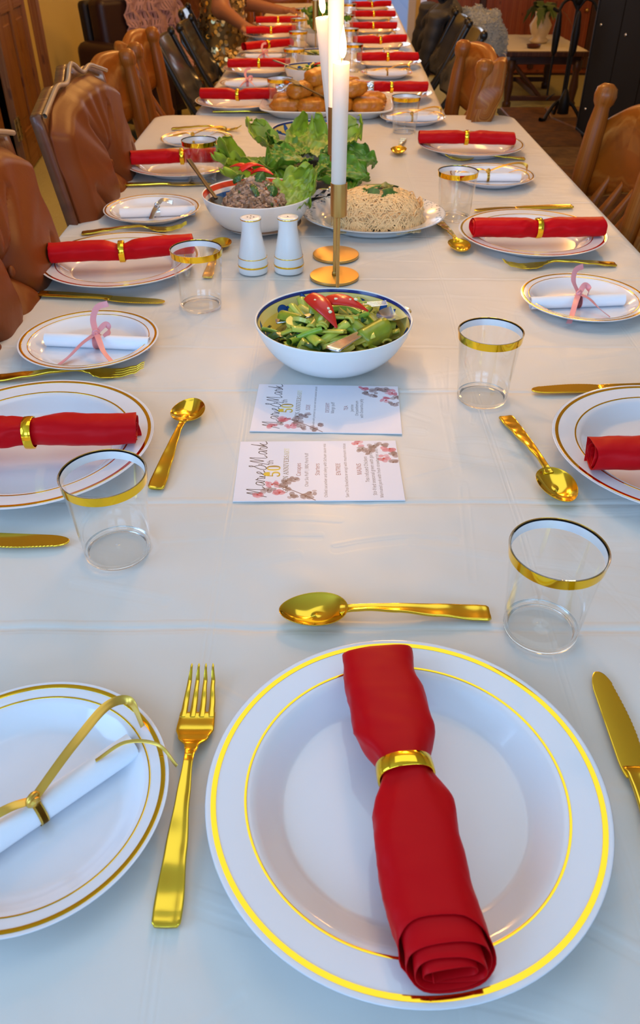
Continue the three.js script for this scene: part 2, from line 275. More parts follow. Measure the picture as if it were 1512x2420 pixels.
{ // wrought-iron fire tool stand
  const t = thing('fire_tool_stand', 'black wrought-iron fire tool stand with curled feet beside the stove', 'tool stand', [1.70, 0.045, -6.12]);
  obj('post', [rod([0, 0.1, 0], [0, 0.78, 0], 0.013), xf(new THREE.SphereGeometry(0.028, 14, 10), 0, 0.72, 0, 0, 0, 0, [1, 1.4, 1])], M.iron, t);
  for (let k = 0; k < 3; k++) { const a = k * 2.094 + 2.6, c = Math.cos(a), s = Math.sin(a); obj('foot', tube([[0, 0.12, 0], [0.06 * c, 0.11, 0.06 * s], [0.12 * c, 0.05, 0.12 * s], [0.15 * c, 0.012, 0.15 * s], [0.19 * c, 0.02, 0.19 * s]], 0.012, 24, 8), M.iron, t); }
  for (const s of [-1, 1]) obj('scroll_hook', tube([[0, 0.66, 0], [0.05 * s, 0.72, 0], [0.10 * s, 0.70, 0.01], [0.13 * s, 0.655, 0.02], [0.165 * s, 0.67, 0.02]], 0.010, 28, 8), M.iron, t);
  for (const [x, z, n] of [[-0.12, 0.03, 'poker'], [0.0, 0.06, 'brush']]) {
    obj(n, [rod([x, 0.16, z], [x, 0.66, z], 0.007), turned([x, 0.40, z], [x, 0.66, z], [[0, 0.008], [0.1, 0.02], [0.5, 0.026], [0.9, 0.016], [1, 0.006]]), n === 'brush' ? turned([x, 0.05, z], [x, 0.2, z], [[0, 0.04], [0.6, 0.035], [1, 0.012]]) : rod([x, 0.13, z], [x + 0.05, 0.17, z], 0.007, 0.003)], M.iron, t);
  }
}
tag(obj('oven_mitt', xf(mc([[[0, 0, 0], [0, 0.1, 0], 0.035, 0.03], [[0, 0.05, 0], [0.045, 0.01, 0], 0.016, 0.014], [[0, 0.1, 0], [0, 0.15, 0], 0.022, 0.02]], [0, 0.06, 0], 0.16, 40, 0.008), 1.84, 0.52, -6.0, 0, 0.5, 0.12), std(lin(0.5, 0.02, 0.01), 0.7)), 'red oven mitt hanging from the fire tool stand', 'mitt');
{ // low table with cloth
  const X = 1.7, Z = -7.2;
  const t = thing('coffee_table', 'low dark wooden table with turned legs under a cream cloth', 'table', [X, 0, Z]);
  obj('tabletop', bx(0.62, 0.035, 1.0, 0, 0.375, 0, 0.006), M.darkWood, t);
  obj('apron', [bx(0.54, 0.06, 0.02, 0, 0.33, 0.44), bx(0.54, 0.06, 0.02, 0, 0.33, -0.44), bx(0.02, 0.06, 0.88, -0.26, 0.33, 0), bx(0.02, 0.06, 0.88, 0.26, 0.33, 0)], M.darkWood, t);
  for (const x of [-0.25, 0.25]) for (const z of [-0.43, 0.43]) obj('leg', [turned([x, 0, z], [x, 0.33, z], [[0, 0.032], [0.12, 0.034], [0.16, 0.022], [0.45, 0.034], [0.75, 0.022], [0.8, 0.034], [1, 0.034]])], M.darkWood, t);
  obj('stretcher', [bx(0.5, 0.035, 0.03, 0, 0.07, 0.43), bx(0.5, 0.035, 0.03, 0, 0.07, -0.43), bx(0.03, 0.035, 0.86, 0, 0.07, 0), rod([-0.24, 0.31, 0.43], [0.0, 0.08, 0.43], 0.016)], M.darkWood, t);
  const cl = grid((u, v) => { const a = (u - 0.5) * 0.66, b = (v - 0.5) * 1.02, e = Math.max(0, Math.abs(a) - 0.30), f = Math.max(0, Math.abs(b) - 0.48); return [X + a - Math.sign(a) * e * 0.6, 0.396 + 0.0015 * n2(a * 9, b * 9) - (e + f) * 1.0, Z + b - Math.sign(b) * f * 0.6, a, b]; }, 40, 50);
  tag(obj('table_runner', cl, std(lin(0.62, 0.56, 0.42), 0.85, { bumpMap: noiseBump, bumpScale: 0.001 })), 'cream cloth with scalloped edge lying on the low dark table', 'cloth');
  const v = thing('flower_vase', 'pale jug of trailing green plants on the low table', 'vase', [1.72, 0.397, -7.15]);
  obj('jug', lathe([[0, 0], [0.06, 0], [0.075, 0.02], [0.05, 0.04], [0.07, 0.07], [0.085, 0.12], [0.05, 0.18], [0.055, 0.21], [0.048, 0.21], [0.04, 0.18], [0, 0.05]], 32), std(lin(0.62, 0.50, 0.30), 0.3), v);
  const r = rngOf(5); for (let k = 0; k < 14; k++) { const a = r() * 6.28, L = 0.12 + r() * 0.16, up = 0.18 + r() * 0.12; obj('frond', shell((p, q) => { const s = q, w = 0.032 * Math.sin(Math.PI * Math.min(1, s * 0.95 + 0.05)) * (1 + 0.25 * Math.sin(s * 30)); return [Math.cos(a) * L * s - Math.sin(a) * (p - 0.5) * 2 * w, 0.2 + up * s - 0.3 * s * s, Math.sin(a) * L * s + Math.cos(a) * (p - 0.5) * 2 * w]; }, 4, 16, 0.001, () => [0.08, 0.14, 0.02]), M.leaf, v); }
  const c = thing('dark_candle_dish', 'small dark red dish on the cream cloth', 'dish', [1.62, 0.398, -6.86]);
  obj('dish', lathe([[0, 0], [0.045, 0], [0.055, 0.022], [0.05, 0.022], [0.04, 0.006], [0, 0.006]], 28), std(lin(0.08, 0.012, 0.008), 0.35), c);
}
{ // wooden sideboard at the far right
  const t = thing('sideboard', 'long reddish wooden sideboard with panelled doors against the far wall', 'sideboard', [1.95, 0, -8.55]);
  obj('carcass', bx(2.0, 0.9, 0.5, 0, 0.47, 0), M.redWood, t); obj('plinth', bx(1.96, 0.08, 0.46, 0, 0.04, 0.01), M.darkWood, t); obj('top', bx(2.06, 0.04, 0.56, 0, 0.94, 0), M.redWood, t);
  for (let k = 0; k < 4; k++) {
    const x = -0.75 + k * 0.5, d = obj('door', bx(0.44, 0.74, 0.022, x, 0.5, 0.262), M.redWood, t);
    obj('door_panel', bx(0.3, 0.58, 0.02, x, 0.5, 0.274, 0.008), M.redWood, d); obj('handle', xf(new THREE.SphereGeometry(0.018, 14, 10), x + (k % 2 ? -0.18 : 0.18), 0.52, 0.29), M.brass, d);
    if (k) obj('pilaster', bx(0.05, 0.86, 0.05, x - 0.25, 0.49, 0.26), M.darkWood, t);
  }
}
function armchair(label, X, Z, turn, mat, dark, s = 1) {
  const t = thing('armchair', label, 'armchair', [X, 0, Z], turn); t.scale.setScalar(s);
  obj('seat', bx(0.50, 0.22, 0.58, 0, 0.32, 0.05, 0.06), mat, t); obj('backrest', xf(bx(0.62, 0.56, 0.15, 0, 0, 0, 0.05), 0, 0.52, -0.24, -0.06), mat, t); obj('back_shell', xf(bx(0.64, 0.72, 0.08, 0, 0, 0, 0.03), 0, 0.42, -0.345, -0.06), dark, t);
  for (const x of [-0.34, 0.34]) { obj('armrest', bx(0.15, 0.44, 0.78, x, 0.35, 0.02, 0.06), mat, t); for (const z of [-0.28, 0.3]) obj('foot', turned([x, 0, z], [x, 0.14, z], [[0, 0.02], [1, 0.03]]), M.darkWood, t); }
  return t;
}
armchair('dark maroon leather armchair by the yellow wall with a lacy shawl over it', -1.02, -5.84, 0.9, M.maroon, std(lin(0.008, 0.005, 0.005), 0.55));
armchair('brown patterned armchair behind the dark one in the corner', -0.66, -7.25, 0.6, std(0xffffff, 0.8, { map: mottle('#6a3a18', ['#8a5a28', '#4a260c', '#a07838'], 9) }), M.leather);
{
  const s = thing('lace_shawl', 'pale pink lacy shawl with tasselled fringe draped over the dark armchair', 'shawl', [-1.02, 0, -5.84], 0.9);
  const F = (u, v) => { const a = -0.13 + u * 0.46, q = v * 0.66, y = 0.815 - q * 0.62, z = -0.155 + 0.03 * q + 0.36 * sm(0.40, 0.66, q); return [a + 0.07 * v * (u - 0.3) + 0.012 * Math.sin(v * 20 + a * 8), y + 0.012 * n2(a * 8, v * 5), z + 0.020 * Math.sin(a * 62 + 3 * n2(a * 3, v * 3)) * (0.4 + v)]; };
  const lace = std(lin(0.50, 0.30, 0.29), 0.85, { sheen: 0.5, sheenColor: lin(0.8, 0.6, 0.6) }), strips = [], r = rngOf(3);
  for (let k = 0; k < 24; k++) strips.push(shell((u, v) => F((k + 0.10 + 0.80 * u) / 24, v), 2, 30, 0.004));
  for (let k = 0; k < 9; k++) strips.push(shell((u, v) => F(v, 0.03 + k * 0.105 + 0.03 * u), 2, 60, 0.004));
  obj('lace', strips, lace, s);
  const fr = []; for (let k = 0; k < 60; k++) { const p = F((k + 0.5) / 60, 1); fr.push(tube([p, [p[0] + 0.01 * (r() - 0.5), p[1] - 0.03, p[2] + 0.03], [p[0] + 0.02 * (r() - 0.5), p[1] - 0.10, p[2] + 0.045]], 0.003, 6, 5)); }
  obj('fringe', fr, lace, s).userData.kind = 'stuff';
}
{ // broad ceiling light above the nearest place
  const w = 1.5, d = 1.3, t = thing('ceiling_light', 'broad frosted ceiling light panel over the nearest place settings', 'light', [0.15, HC, -1.35]);
  obj('frame', [bx(w + 0.08, 0.07, 0.04, 0, -0.035, d / 2 + 0.02), bx(w + 0.08, 0.07, 0.04, 0, -0.035, -d / 2 - 0.02), bx(0.04, 0.07, d, w / 2 + 0.02, -0.035, 0), bx(0.04, 0.07, d, -w / 2 - 0.02, -0.035, 0)], whitePaint, t);
  obj('diffuser', bx(w, 0.02, d, 0, -0.04, 0, 0.002), new THREE.MeshStandardMaterial({ color: 0x222222, emissive: lin(0.82, 0.92, 1.0), emissiveIntensity: 1.25, roughness: 0.6 }), t);
  const l = new THREE.RectAreaLight(lin(0.82, 0.92, 1.0), 0.9, w, d); l.position.set(0.15, HC - 0.056, -1.35); l.lookAt(0.15, 0, -1.35); scene.add(l);
}
// ---------- tables and cloths ----------
function tableUnder(label, x0, x1, z0, z1, skew = 0) {
  const t = thing('dining_table', label, 'table', [(x0 + x1) / 2, 0, (z0 + z1) / 2]);
  const w = x1 - x0 - 0.016, d = z0 - z1 - 0.016;
  obj('tabletop', bx(w, 0.035, d, 0, T - 0.0215, 0, 0.01), M.redWood, t);
  obj('apron', [bx(w - 0.12, 0.08, 0.022, 0, T - 0.08, d / 2 - 0.07), bx(w - 0.12, 0.08, 0.022, 0, T - 0.08, -d / 2 + 0.07), bx(0.022, 0.08, d - 0.14, w / 2 - 0.07, T - 0.08, 0), bx(0.022, 0.08, d - 0.14, -w / 2 + 0.07, T - 0.08, 0)], M.redWood, t);
  for (const x of [-w / 2 + 0.08, w / 2 - 0.08]) for (const z of [-d / 2 + 0.08, d / 2 - 0.08]) obj('leg', turned([x, 0, z], [x, T - 0.04, z], [[0, 0.024], [0.1, 0.036], [0.14, 0.028], [0.5, 0.04], [0.8, 0.03], [0.84, 0.042], [1, 0.042]]), M.redWood, t);
  return t;
}
const T1 = { x0: -0.475, x1: 0.557, z0: -0.07, z1: -2.525 }, T2 = { x0: -0.362, x1: 0.362, z0: -2.54, z1: -6.02 };
tableUnder('wide wooden dining table at the near end under a white cloth', T1.x0 + 0.01, T1.x1 - 0.01, T1.z0 - 0.01, T1.z1 + 0.01);
const tb2 = tableUnder('narrow wooden dining table at the far end under a white cloth', T2.x0 + 0.012, T2.x1 - 0.012, T2.z0 - 0.02, T2.z1 + 0.01);
tb2.rotation.y = -0.0206; tb2.position.x = 0.036;
const clothBump = canvas(1024, 2048, (g, w, h) => {
  const r = rngOf(61); g.fillStyle = '#808080'; g.fillRect(0, 0, w, h);
  const X = (m) => (m + 0.6) / 1.25 * w, Y = (m) => -m / 2.6 * h;      // metres on the near table
  for (let i = 0; i < 420; i++) {  // soft wrinkles
    const x = r() * w, y = r() * h, L = 30 + 160 * r(), a = (r() - 0.5) * 1.1 + (r() < 0.25 ? 1.5 : 0), b = (r() - 0.5) * 40; g.lineCap = 'round';
    for (const [c, o, lw] of [['#fff', 0, 7], ['#000', 5, 7]]) { g.strokeStyle = c; g.globalAlpha = 0.05 + 0.05 * r(); g.lineWidth = lw * (0.5 + r()); g.beginPath(); g.moveTo(x, y + o); g.quadraticCurveTo(x + L / 2 * Math.cos(a), y + o + L / 2 * Math.sin(a) + b, x + L * Math.cos(a), y + o + L * Math.sin(a)); g.stroke(); }
  }
  const crease = (pts, k = 1) => { for (const [c, o, lw, al] of [['#fff', 0, 3, 0.5], ['#fff', 0, 8, 0.22], ['#000', 5, 5, 0.3]]) { g.strokeStyle = c; g.globalAlpha = al * k * 0.75; g.lineWidth = lw; g.beginPath(); pts.forEach(([x, z], i) => (i ? g.lineTo(X(x), Y(z) + o) : g.moveTo(X(x), Y(z) + o))); g.stroke(); } };
  const run = (z, dz, k) => { const p = []; for (let x = -0.6; x <= 0.65; x += 0.05) p.push([x, z + dz * x + 0.004 * (r() - 0.5)]); crease(p, k); };
  for (const [z, k] of [[-0.458, 1], [-0.634, 0.8], [-0.865, 0.9], [-0.99, 0.5], [-1.24, 0.7], [-1.45, 0.6], [-1.66, 0.7], [-1.86, 0.6], [-2.06, 0.7], [-2.27, 0.6]]) run(z, 0.004, k);
  for (const x of [-0.37, -0.093, 0.19, 0.43]) { const p = []; for (let z = 0; z >= -2.6; z -= 0.1) p.push([x + 0.005 * (r() - 0.5) - 0.006 * z, z]); crease(p, 0.6); }
  g.globalAlpha = 1;
}, { data: true });
const clothMat = std(lin(0.72, 0.685, 0.63), 0.38, { bumpMap: clothBump, bumpScale: 0.003, specularIntensity: 0.6 });
function drape(name, label, L, drop, ny, nz) {     // L(z) gives left and right edge
  const hl = (L.z0 - L.z1) / 2, cz = (L.z0 + L.z1) / 2;
  const g = grid((u, v) => {
    const b = (v - 0.5) * 2 * (hl + drop), zc = Math.max(-hl, Math.min(hl, b)), k = (cz + zc - L.z0) / (L.z1 - L.z0), xa = L.x0 + (L.s0 ?? 0) * k, xb = L.x1 + (L.s1 ?? 0) * k, hw = (xb - xa) / 2, cx = (xa + xb) / 2;
    const a = (u - 0.5) * 2 * (hw + drop), xc = Math.max(-hw, Math.min(hw, a)), R0 = 0.045;
    let ox = a - xc, oz = b - zc, d = Math.hypot(ox, oz), px = xc, pz = zc;
    const ix = Math.max(0, Math.abs(xc) - hw + R0), iz = Math.max(0, Math.abs(zc) - hl + R0);
    if (ix > 0 && iz > 0) { const q = Math.hypot(ix, iz) || 1, f = Math.max(ix, iz) / q; px = Math.sign(xc) * (hw - R0 + ix * f); pz = Math.sign(zc) * (hl - R0 + iz * f); if (!d) { d = 0; } ox = Math.sign(xc) * ix; oz = Math.sign(zc) * iz; }
    const n = Math.hypot(ox, oz) || 1; ox /= n; oz /= n;
    let y = T, out = 0; const r = 0.012, e = d;
    if (e > 0) { const q = Math.min(e / r, Math.PI / 2); out = r * Math.sin(q) * 0.9; y = T - r * (1 - Math.cos(q)) - Math.max(0, e - r * Math.PI / 2); const hang = Math.max(0, T - y) / drop; out += 0.012 * hang * (1 + Math.sin((pz + px * 1.3) * 17 + 2 * n2(pz * 3, px * 3))) + 0.004 * n2(pz * 14, 3 + px * 14) * Math.min(1, hang * 4); }
    else y = T + 0.0007 * n2(px * 7, (cz + pz) * 7) + 0.0004 * n2(px * 23, (cz + pz) * 23) - 0.0006;
    return [cx + px + ox * out, y, cz + pz + oz * out, (cx + a + 0.6) / 1.25, (cz + b) / 2.6 + 1];
  }, ny, nz);
  const m = obj(name, g, clothMat); tag(m, label, 'tablecloth'); return m;
}
drape('tablecloth', 'creased white plastic tablecloth on the wide near table', T1, 0.24, 160, 320);
drape('tablecloth', 'white tablecloth on the narrow far table', { ...T2, s0: 0.062, s1: 0.10 }, 0.24, 90, 240);
// ---------- plates, cutlery, tumblers, napkins, scrolls ----------
function plateParts(t, Rr, h, prof, bands) {
  const top = prof.map(([r, y]) => [r * Rr, y * h]);
  const under = [...prof].reverse().map(([r, y]) => [r * Rr * 0.994 - (r > 0.9 ? 0.0012 : 0.0008), Math.max(0, y * h - 0.0022)]);
  obj('dish', lathe([...top, [Rr * 1.0, h * 0.985], ...under.slice(0, -1), [0, 0]], 120), M.plate, t);
  const yAt = (r) => { for (let i = 1; i < prof.length; i++) if (r <= prof[i][0]) return lerp(prof[i - 1][1], prof[i][1], (r - prof[i - 1][0]) / (prof[i][0] - prof[i - 1][0])) * h; return h; };
  for (const [a, b] of bands) obj('gold_band', lathe([[a * Rr, yAt(a) + 0.00005], [a * Rr + 0.0001, yAt(a) + 0.00035], [b * Rr - 0.0001, yAt(b) + 0.00035], [b * Rr, yAt(b) + 0.00005]], 120), M.goldFoil, t);
}
const dinner = (x, z, label) => make('dinner', 'dinner_plate', label, 'plate', [x, T + 0.0004, z], 0, 'gold banded dinner plates', (t) => plateParts(t, 0.1305, 0.0215,
  [[0, 0.10], [0.3, 0.10], [0.6, 0.10], [0.628, 0.13], [0.65, 0.26], [0.70, 0.48], [0.745, 0.73], [0.77, 0.83], [0.80, 0.875], [0.90, 0.95], [0.985, 1.0], [0.997, 1.0]], [[0.796, 0.809], [0.946, 0.973]]));
const dessert = (x, z, label) => make('dessert', 'dessert_plate', label, 'plate', [x, T + 0.0004, z], 0, 'gold banded dessert plates', (t) => plateParts(t, 0.0935, 0.0165,
  [[0, 0.12], [0.4, 0.12], [0.62, 0.13], [0.68, 0.2], [0.75, 0.46], [0.81, 0.76], [0.84, 0.86], [0.90, 0.93], [0.985, 1.0], [0.997, 1.0]], [[0.853, 0.865], [0.940, 0.972]]));
const tumbler = (x, z, label) => make('tumbler', 'tumbler', label, 'tumbler', [x, T + 0.0004, z], 0, 'clear plastic tumblers with gold rims', (t) => {
  obj('cup', lathe([[0, 0.0005], [0.012, 0.0012], [0.027, 0.001], [0.0292, 0.0004], [0.0302, 0.0022], [0.0375, 0.0865], [0.038, 0.0880], [0.0372, 0.0882], [0.0366, 0.0866], [0.0296, 0.006], [0.028, 0.0042], [0.004, 0.0040], [0.003, 0.0052], [0, 0.0052]], 72), M.clear, t);
  obj('base_ring', lathe([[0.0262, 0.0012], [0.0292, 0.0002], [0.0304, 0.0020], [0.0306, 0.0052], [0.0298, 0.0056], [0.0272, 0.0045]], 72), M.plastic, t);
  obj('gold_band', lathe([[0.0370, 0.0788], [0.0373, 0.0788], [0.03795, 0.0862], [0.0382, 0.0880], [0.0381, 0.0880], [0.0377, 0.0862]], 72), M.goldFoil, t);
  obj('rim_lining', lathe([[0.0357, 0.0790], [0.0359, 0.0790], [0.0367, 0.0880], [0.0362, 0.0866]], 72), M.lining, t);
});
const supE = (c, p) => Math.sign(c) * Math.abs(c) ** p;
function bar(tab, xs, groove = 0, p = 0.55, M2 = 20) {   // tab rows: x, half width, centre height, thickness, sideways
  return loft(xs.map((x) => { const [hw, y, th, sz = 0] = curve(tab, x); return Array.from({ length: M2 }, (_, k) => { const a = k / M2 * 6.28318, c = supE(Math.cos(a), p), s = supE(Math.sin(a), p); return [x, y + s * th / 2 + (s > 0 ? groove * th * (c * c - 0.6) : 0.3 * groove * th * c * c), sz + c * hw]; }); }));
}
const span = (a, b, n) => Array.from({ length: n + 1 }, (_, i) => lerp(a, b, i / n));
const handleTab = (end) => [[0, 0.0070, 0.0024, 0.0034], [0.0025, 0.0088, 0.0026, 0.0040], [0.012, 0.0090, 0.0034, 0.0036], [0.045, 0.0072, 0.0066, 0.0036], [0.08, 0.0048, 0.0098, 0.0038], [end - 0.012, 0.0034, 0.0108, 0.0040], [end, 0.0036, 0.0088, 0.0038]];
const fork = (x, z, dx, dz, label) => make('fork', 'fork', label, 'fork', [x, T + 0.0006, z], heading(dx, dz), 'gold coloured forks', (t) => {
  obj('handle', bar(handleTab(0.118), span(0, 0.118, 60), 0.32), M.gold, t);
  const head = [bar([[0.112, 0.0034, 0.0098, 0.0036], [0.122, 0.0050, 0.0072, 0.0030], [0.131, 0.0112, 0.0048, 0.0024], [0.139, 0.0138, 0.0034, 0.0022], [0.152, 0.0132, 0.0027, 0.0020], [0.155, 0.0130, 0.0027, 0.0018]], span(0.112, 0.155, 30), 0.25, 0.6)];
  for (const k of [-1.5, -0.5, 0.5, 1.5]) head.push(bar([[0.150, 0.00275, 0.0027, 0.0020, k * 0.0069], [0.160, 0.0023, 0.0029, 0.0020, k * 0.0067], [0.180, 0.0017, 0.0066, 0.0019, k * 0.0060], [0.192, 0.0009, 0.0122, 0.0014, k * 0.0055], [0.1935, 0.0004, 0.0130, 0.0008, k * 0.0054]], span(0.150, 0.1935, 26), 0, 0.7, 10));
  obj('head', head, M.gold, t);
});
const spoon = (x, z, dx, dz, label, mat = M.gold, group = 'gold coloured spoons') => make('spoon' + mat.uuid, 'spoon', label, 'spoon', [x, T + 0.0006, z], heading(dx, dz), group, (t) => {
  obj('handle', bar([...handleTab(0.115).slice(0, -1), [0.115, 0.0036, 0.0102, 0.0038], [0.128, 0.0050, 0.0088, 0.0022]], span(0, 0.128, 60), 0.32), mat, t);
  const A = 0.0285, W = 0.0192, C = 0.1495;
  const f = (r, a, o) => { const c = Math.cos(a), s = Math.sin(a); return [C + A * r * c, 0.0102 - 0.0012 * c - 0.0088 * (1 - r ** 2.3) + o, W * r * s * (1 - 0.13 * c * r)]; };
  const prof = [...span(0, 1, 14).map((r) => [r, 0]), [1.02, -0.0004], [1.0, -0.0011], ...span(0.95, 0, 12).map((r) => [r, -0.0012])];
  obj('bowl', grid((u, v) => { const k = v * (prof.length - 1), i = Math.min(prof.length - 2, Math.floor(k)), [r, o] = prof[Math.round(k)]; return f(r, u * 6.283185, o); }, 48, prof.length - 1), mat, t);
});
const knife = (x, z, dx, dz, label) => make('knife', 'table_knife', label, 'knife', [x, T + 0.0006, z], heading(dx, dz), 'gold coloured table knives', (t) => {
  obj('handle', bar([[0, 0.0070, 0.0030, 0.0042], [0.003, 0.0086, 0.0033, 0.0050], [0.05, 0.0078, 0.0040, 0.0052], [0.10, 0.0056, 0.0046, 0.0054], [0.112, 0.0058, 0.0044, 0.0046], [0.118, 0.0075, 0.0040, 0.0026]], span(0, 0.118, 50), 0.2), M.gold, t);
  const sh = new THREE.Shape(), low = []; sh.moveTo(0.110, -0.0062); for (let i = 0; i <= 46; i++) { const u = i / 46, xx = 0.114 + 0.078 * u; low.push([xx, -0.0070 - 0.0042 * Math.sin(Math.PI * Math.min(1, u * 1.02) ** 0.8) + (i % 2 ? 0.0005 : 0)]); } low.forEach((p) => sh.lineTo(...p));
  sh.quadraticCurveTo(0.2055, -0.0035, 0.2030, 0.0028); sh.quadraticCurveTo(0.199, 0.0074, 0.185, 0.0082); sh.lineTo(0.124, 0.0082); sh.quadraticCurveTo(0.114, 0.0080, 0.110, 0.0062);
  obj('blade', new THREE.ExtrudeGeometry(sh, { depth: 0.0009, bevelEnabled: true, bevelThickness: 0.0004, bevelSize: 0.0005, bevelSegments: 2, curveSegments: 10 }).rotateX(-Math.PI / 2).translate(0, 0.0030, 0), M.gold, t);
});
function napkinGeo(seed, o) {   // rolled cloth: a spiral sheet pinched where the ring sits; long axis along x
  const { L = 0.225, w0 = 0.026, w1 = 0.024, pin = 0.0150, h0 = 0.0125, hp = 0.0125, turns = 3.3, bend = 0, at = 0.5, lift = 0, slant = 0 } = o, s0 = seed * 7.3;
  return shell((u, v) => {
    const q = u, ph = 2 * Math.PI * turns * (q - 1) - 1.9, rho = lerp(0.36, 1, q ** 0.85) + 0.02 * n2(q * 9, s0);
    const jag = 0.012 * n2(q * 6, s0 + 3) + 0.010 * (1 - q), jag2 = 0.012 * n2(q * 6, s0 + 9) + 0.012 * (1 - q);
    const tt = lerp(Math.max(-0.006, jag) + slant * (0.5 + 0.5 * Math.sin(ph)) * q * q, 1 - Math.max(-0.006, jag2), v), d = tt - at, g = Math.exp(-d * d / 0.0065), G2 = Math.exp(-d * d / 0.03);
    let a = lerp(lerp(w0, w1, tt), pin, g ** 1.0), b = lerp(h0 * (1 - 0.15 * Math.abs(d)), hp, g);
    a *= 1 + 0.05 * n2(tt * 5, s0); const c = supE(Math.cos(ph), 0.75), sn = supE(Math.sin(ph), 0.8);
    const wr = 1 + q ** 2 * (0.07 * G2 * Math.sin(5 * ph + 4 * n2(tt * 4, s0)) + 0.05 * n3(tt * 6, Math.cos(ph) * 1.2 + s0, Math.sin(ph) * 1.2) + 0.02 * n3(tt * 22, Math.cos(ph) * 2 + s0, Math.sin(ph) * 2));
    let y = b + b * rho * sn * wr, zz = a * rho * c * wr; if (y < 0.0006) y = 0.0006 + 0.05 * y;
    const x = (tt - at) * L;
    return [x, y + lift * Math.max(0, d) * L, zz + bend * Math.abs(x) * (x > 0 ? 1 : 0.4) + 0.002 * n2(tt * 3, s0 + 5), tt * 0.4, q * 0.4];
  }, 150, 64, 0.0007);
}
const napShapes = [napkinGeo(1, { L: 0.228, w0: 0.0280, w1: 0.0290, pin: 0.0165, at: 0.55, slant: 0.16, turns: 4.2 }), napkinGeo(2, { L: 0.226, w0: 0.021, w1: 0.021, h0: 0.0165, pin: 0.014, hp: 0.0145 }), napkinGeo(3, { L: 0.23, w0: 0.021, w1: 0.018, h0: 0.0165, bend: 0.10, pin: 0.013, hp: 0.014 }), napkinGeo(4, { L: 0.23, w0: 0.020, w1: 0.020, h0: 0.017, bend: -0.08, pin: 0.0125, hp: 0.013, lift: 0.03 })];
function napkin(x, z, dx, dz, k, label, y = 0.021) {
  return make('napkin' + k, 'napkin', label, 'napkin', [x, T + y, z], heading(dx, dz), 'rolled red satin napkins', (t) => {
    obj('cloth', napShapes[k], M.satin, t);
    const [a, b, w] = k ? [0.0152, 0.0150, 0.0045] : [0.0172, 0.0136, 0.0050], ring = [];
    const sec = (o, s) => Array.from({ length: 49 }, (_, i) => { const f = i / 48 * 6.28318; return [s, Math.max(-0.0004, b + (b + o) * supE(Math.sin(f), 0.85)), (a + o) * supE(Math.cos(f), 0.85)]; });
    const P = [sec(0.0002, -w), sec(0.0016, -w), sec(0.0018, 0), sec(0.0016, w), sec(0.0002, w)];
    obj('napkin_ring', grid((u, v) => P[Math.round(v * 4)][Math.round(u * 48)], 48, 4), M.goldFoil, t);
  });
}
function ribbon(path, w, up = [0, 1, 0]) {   // flat ribbon along a path of [x, y, z, twist]
  const c = new THREE.CatmullRomCurve3(path.map((p) => V(p[0], p[1], p[2]))), n = 40;
  return shell((u, v) => { const p = c.getPoint(v), t = c.getTangent(v), k = v * (path.length - 1), i = Math.min(path.length - 2, Math.floor(k)), tw = lerp(path[i][3] ?? 0, path[i + 1][3] ?? 0, k - i); const s = V(...up).cross(t).normalize().applyAxisAngle(t, tw); p.addScaledVector(s, (u - 0.5) * w); return [p.x, p.y, p.z]; }, 3, n, 0.0004);
}
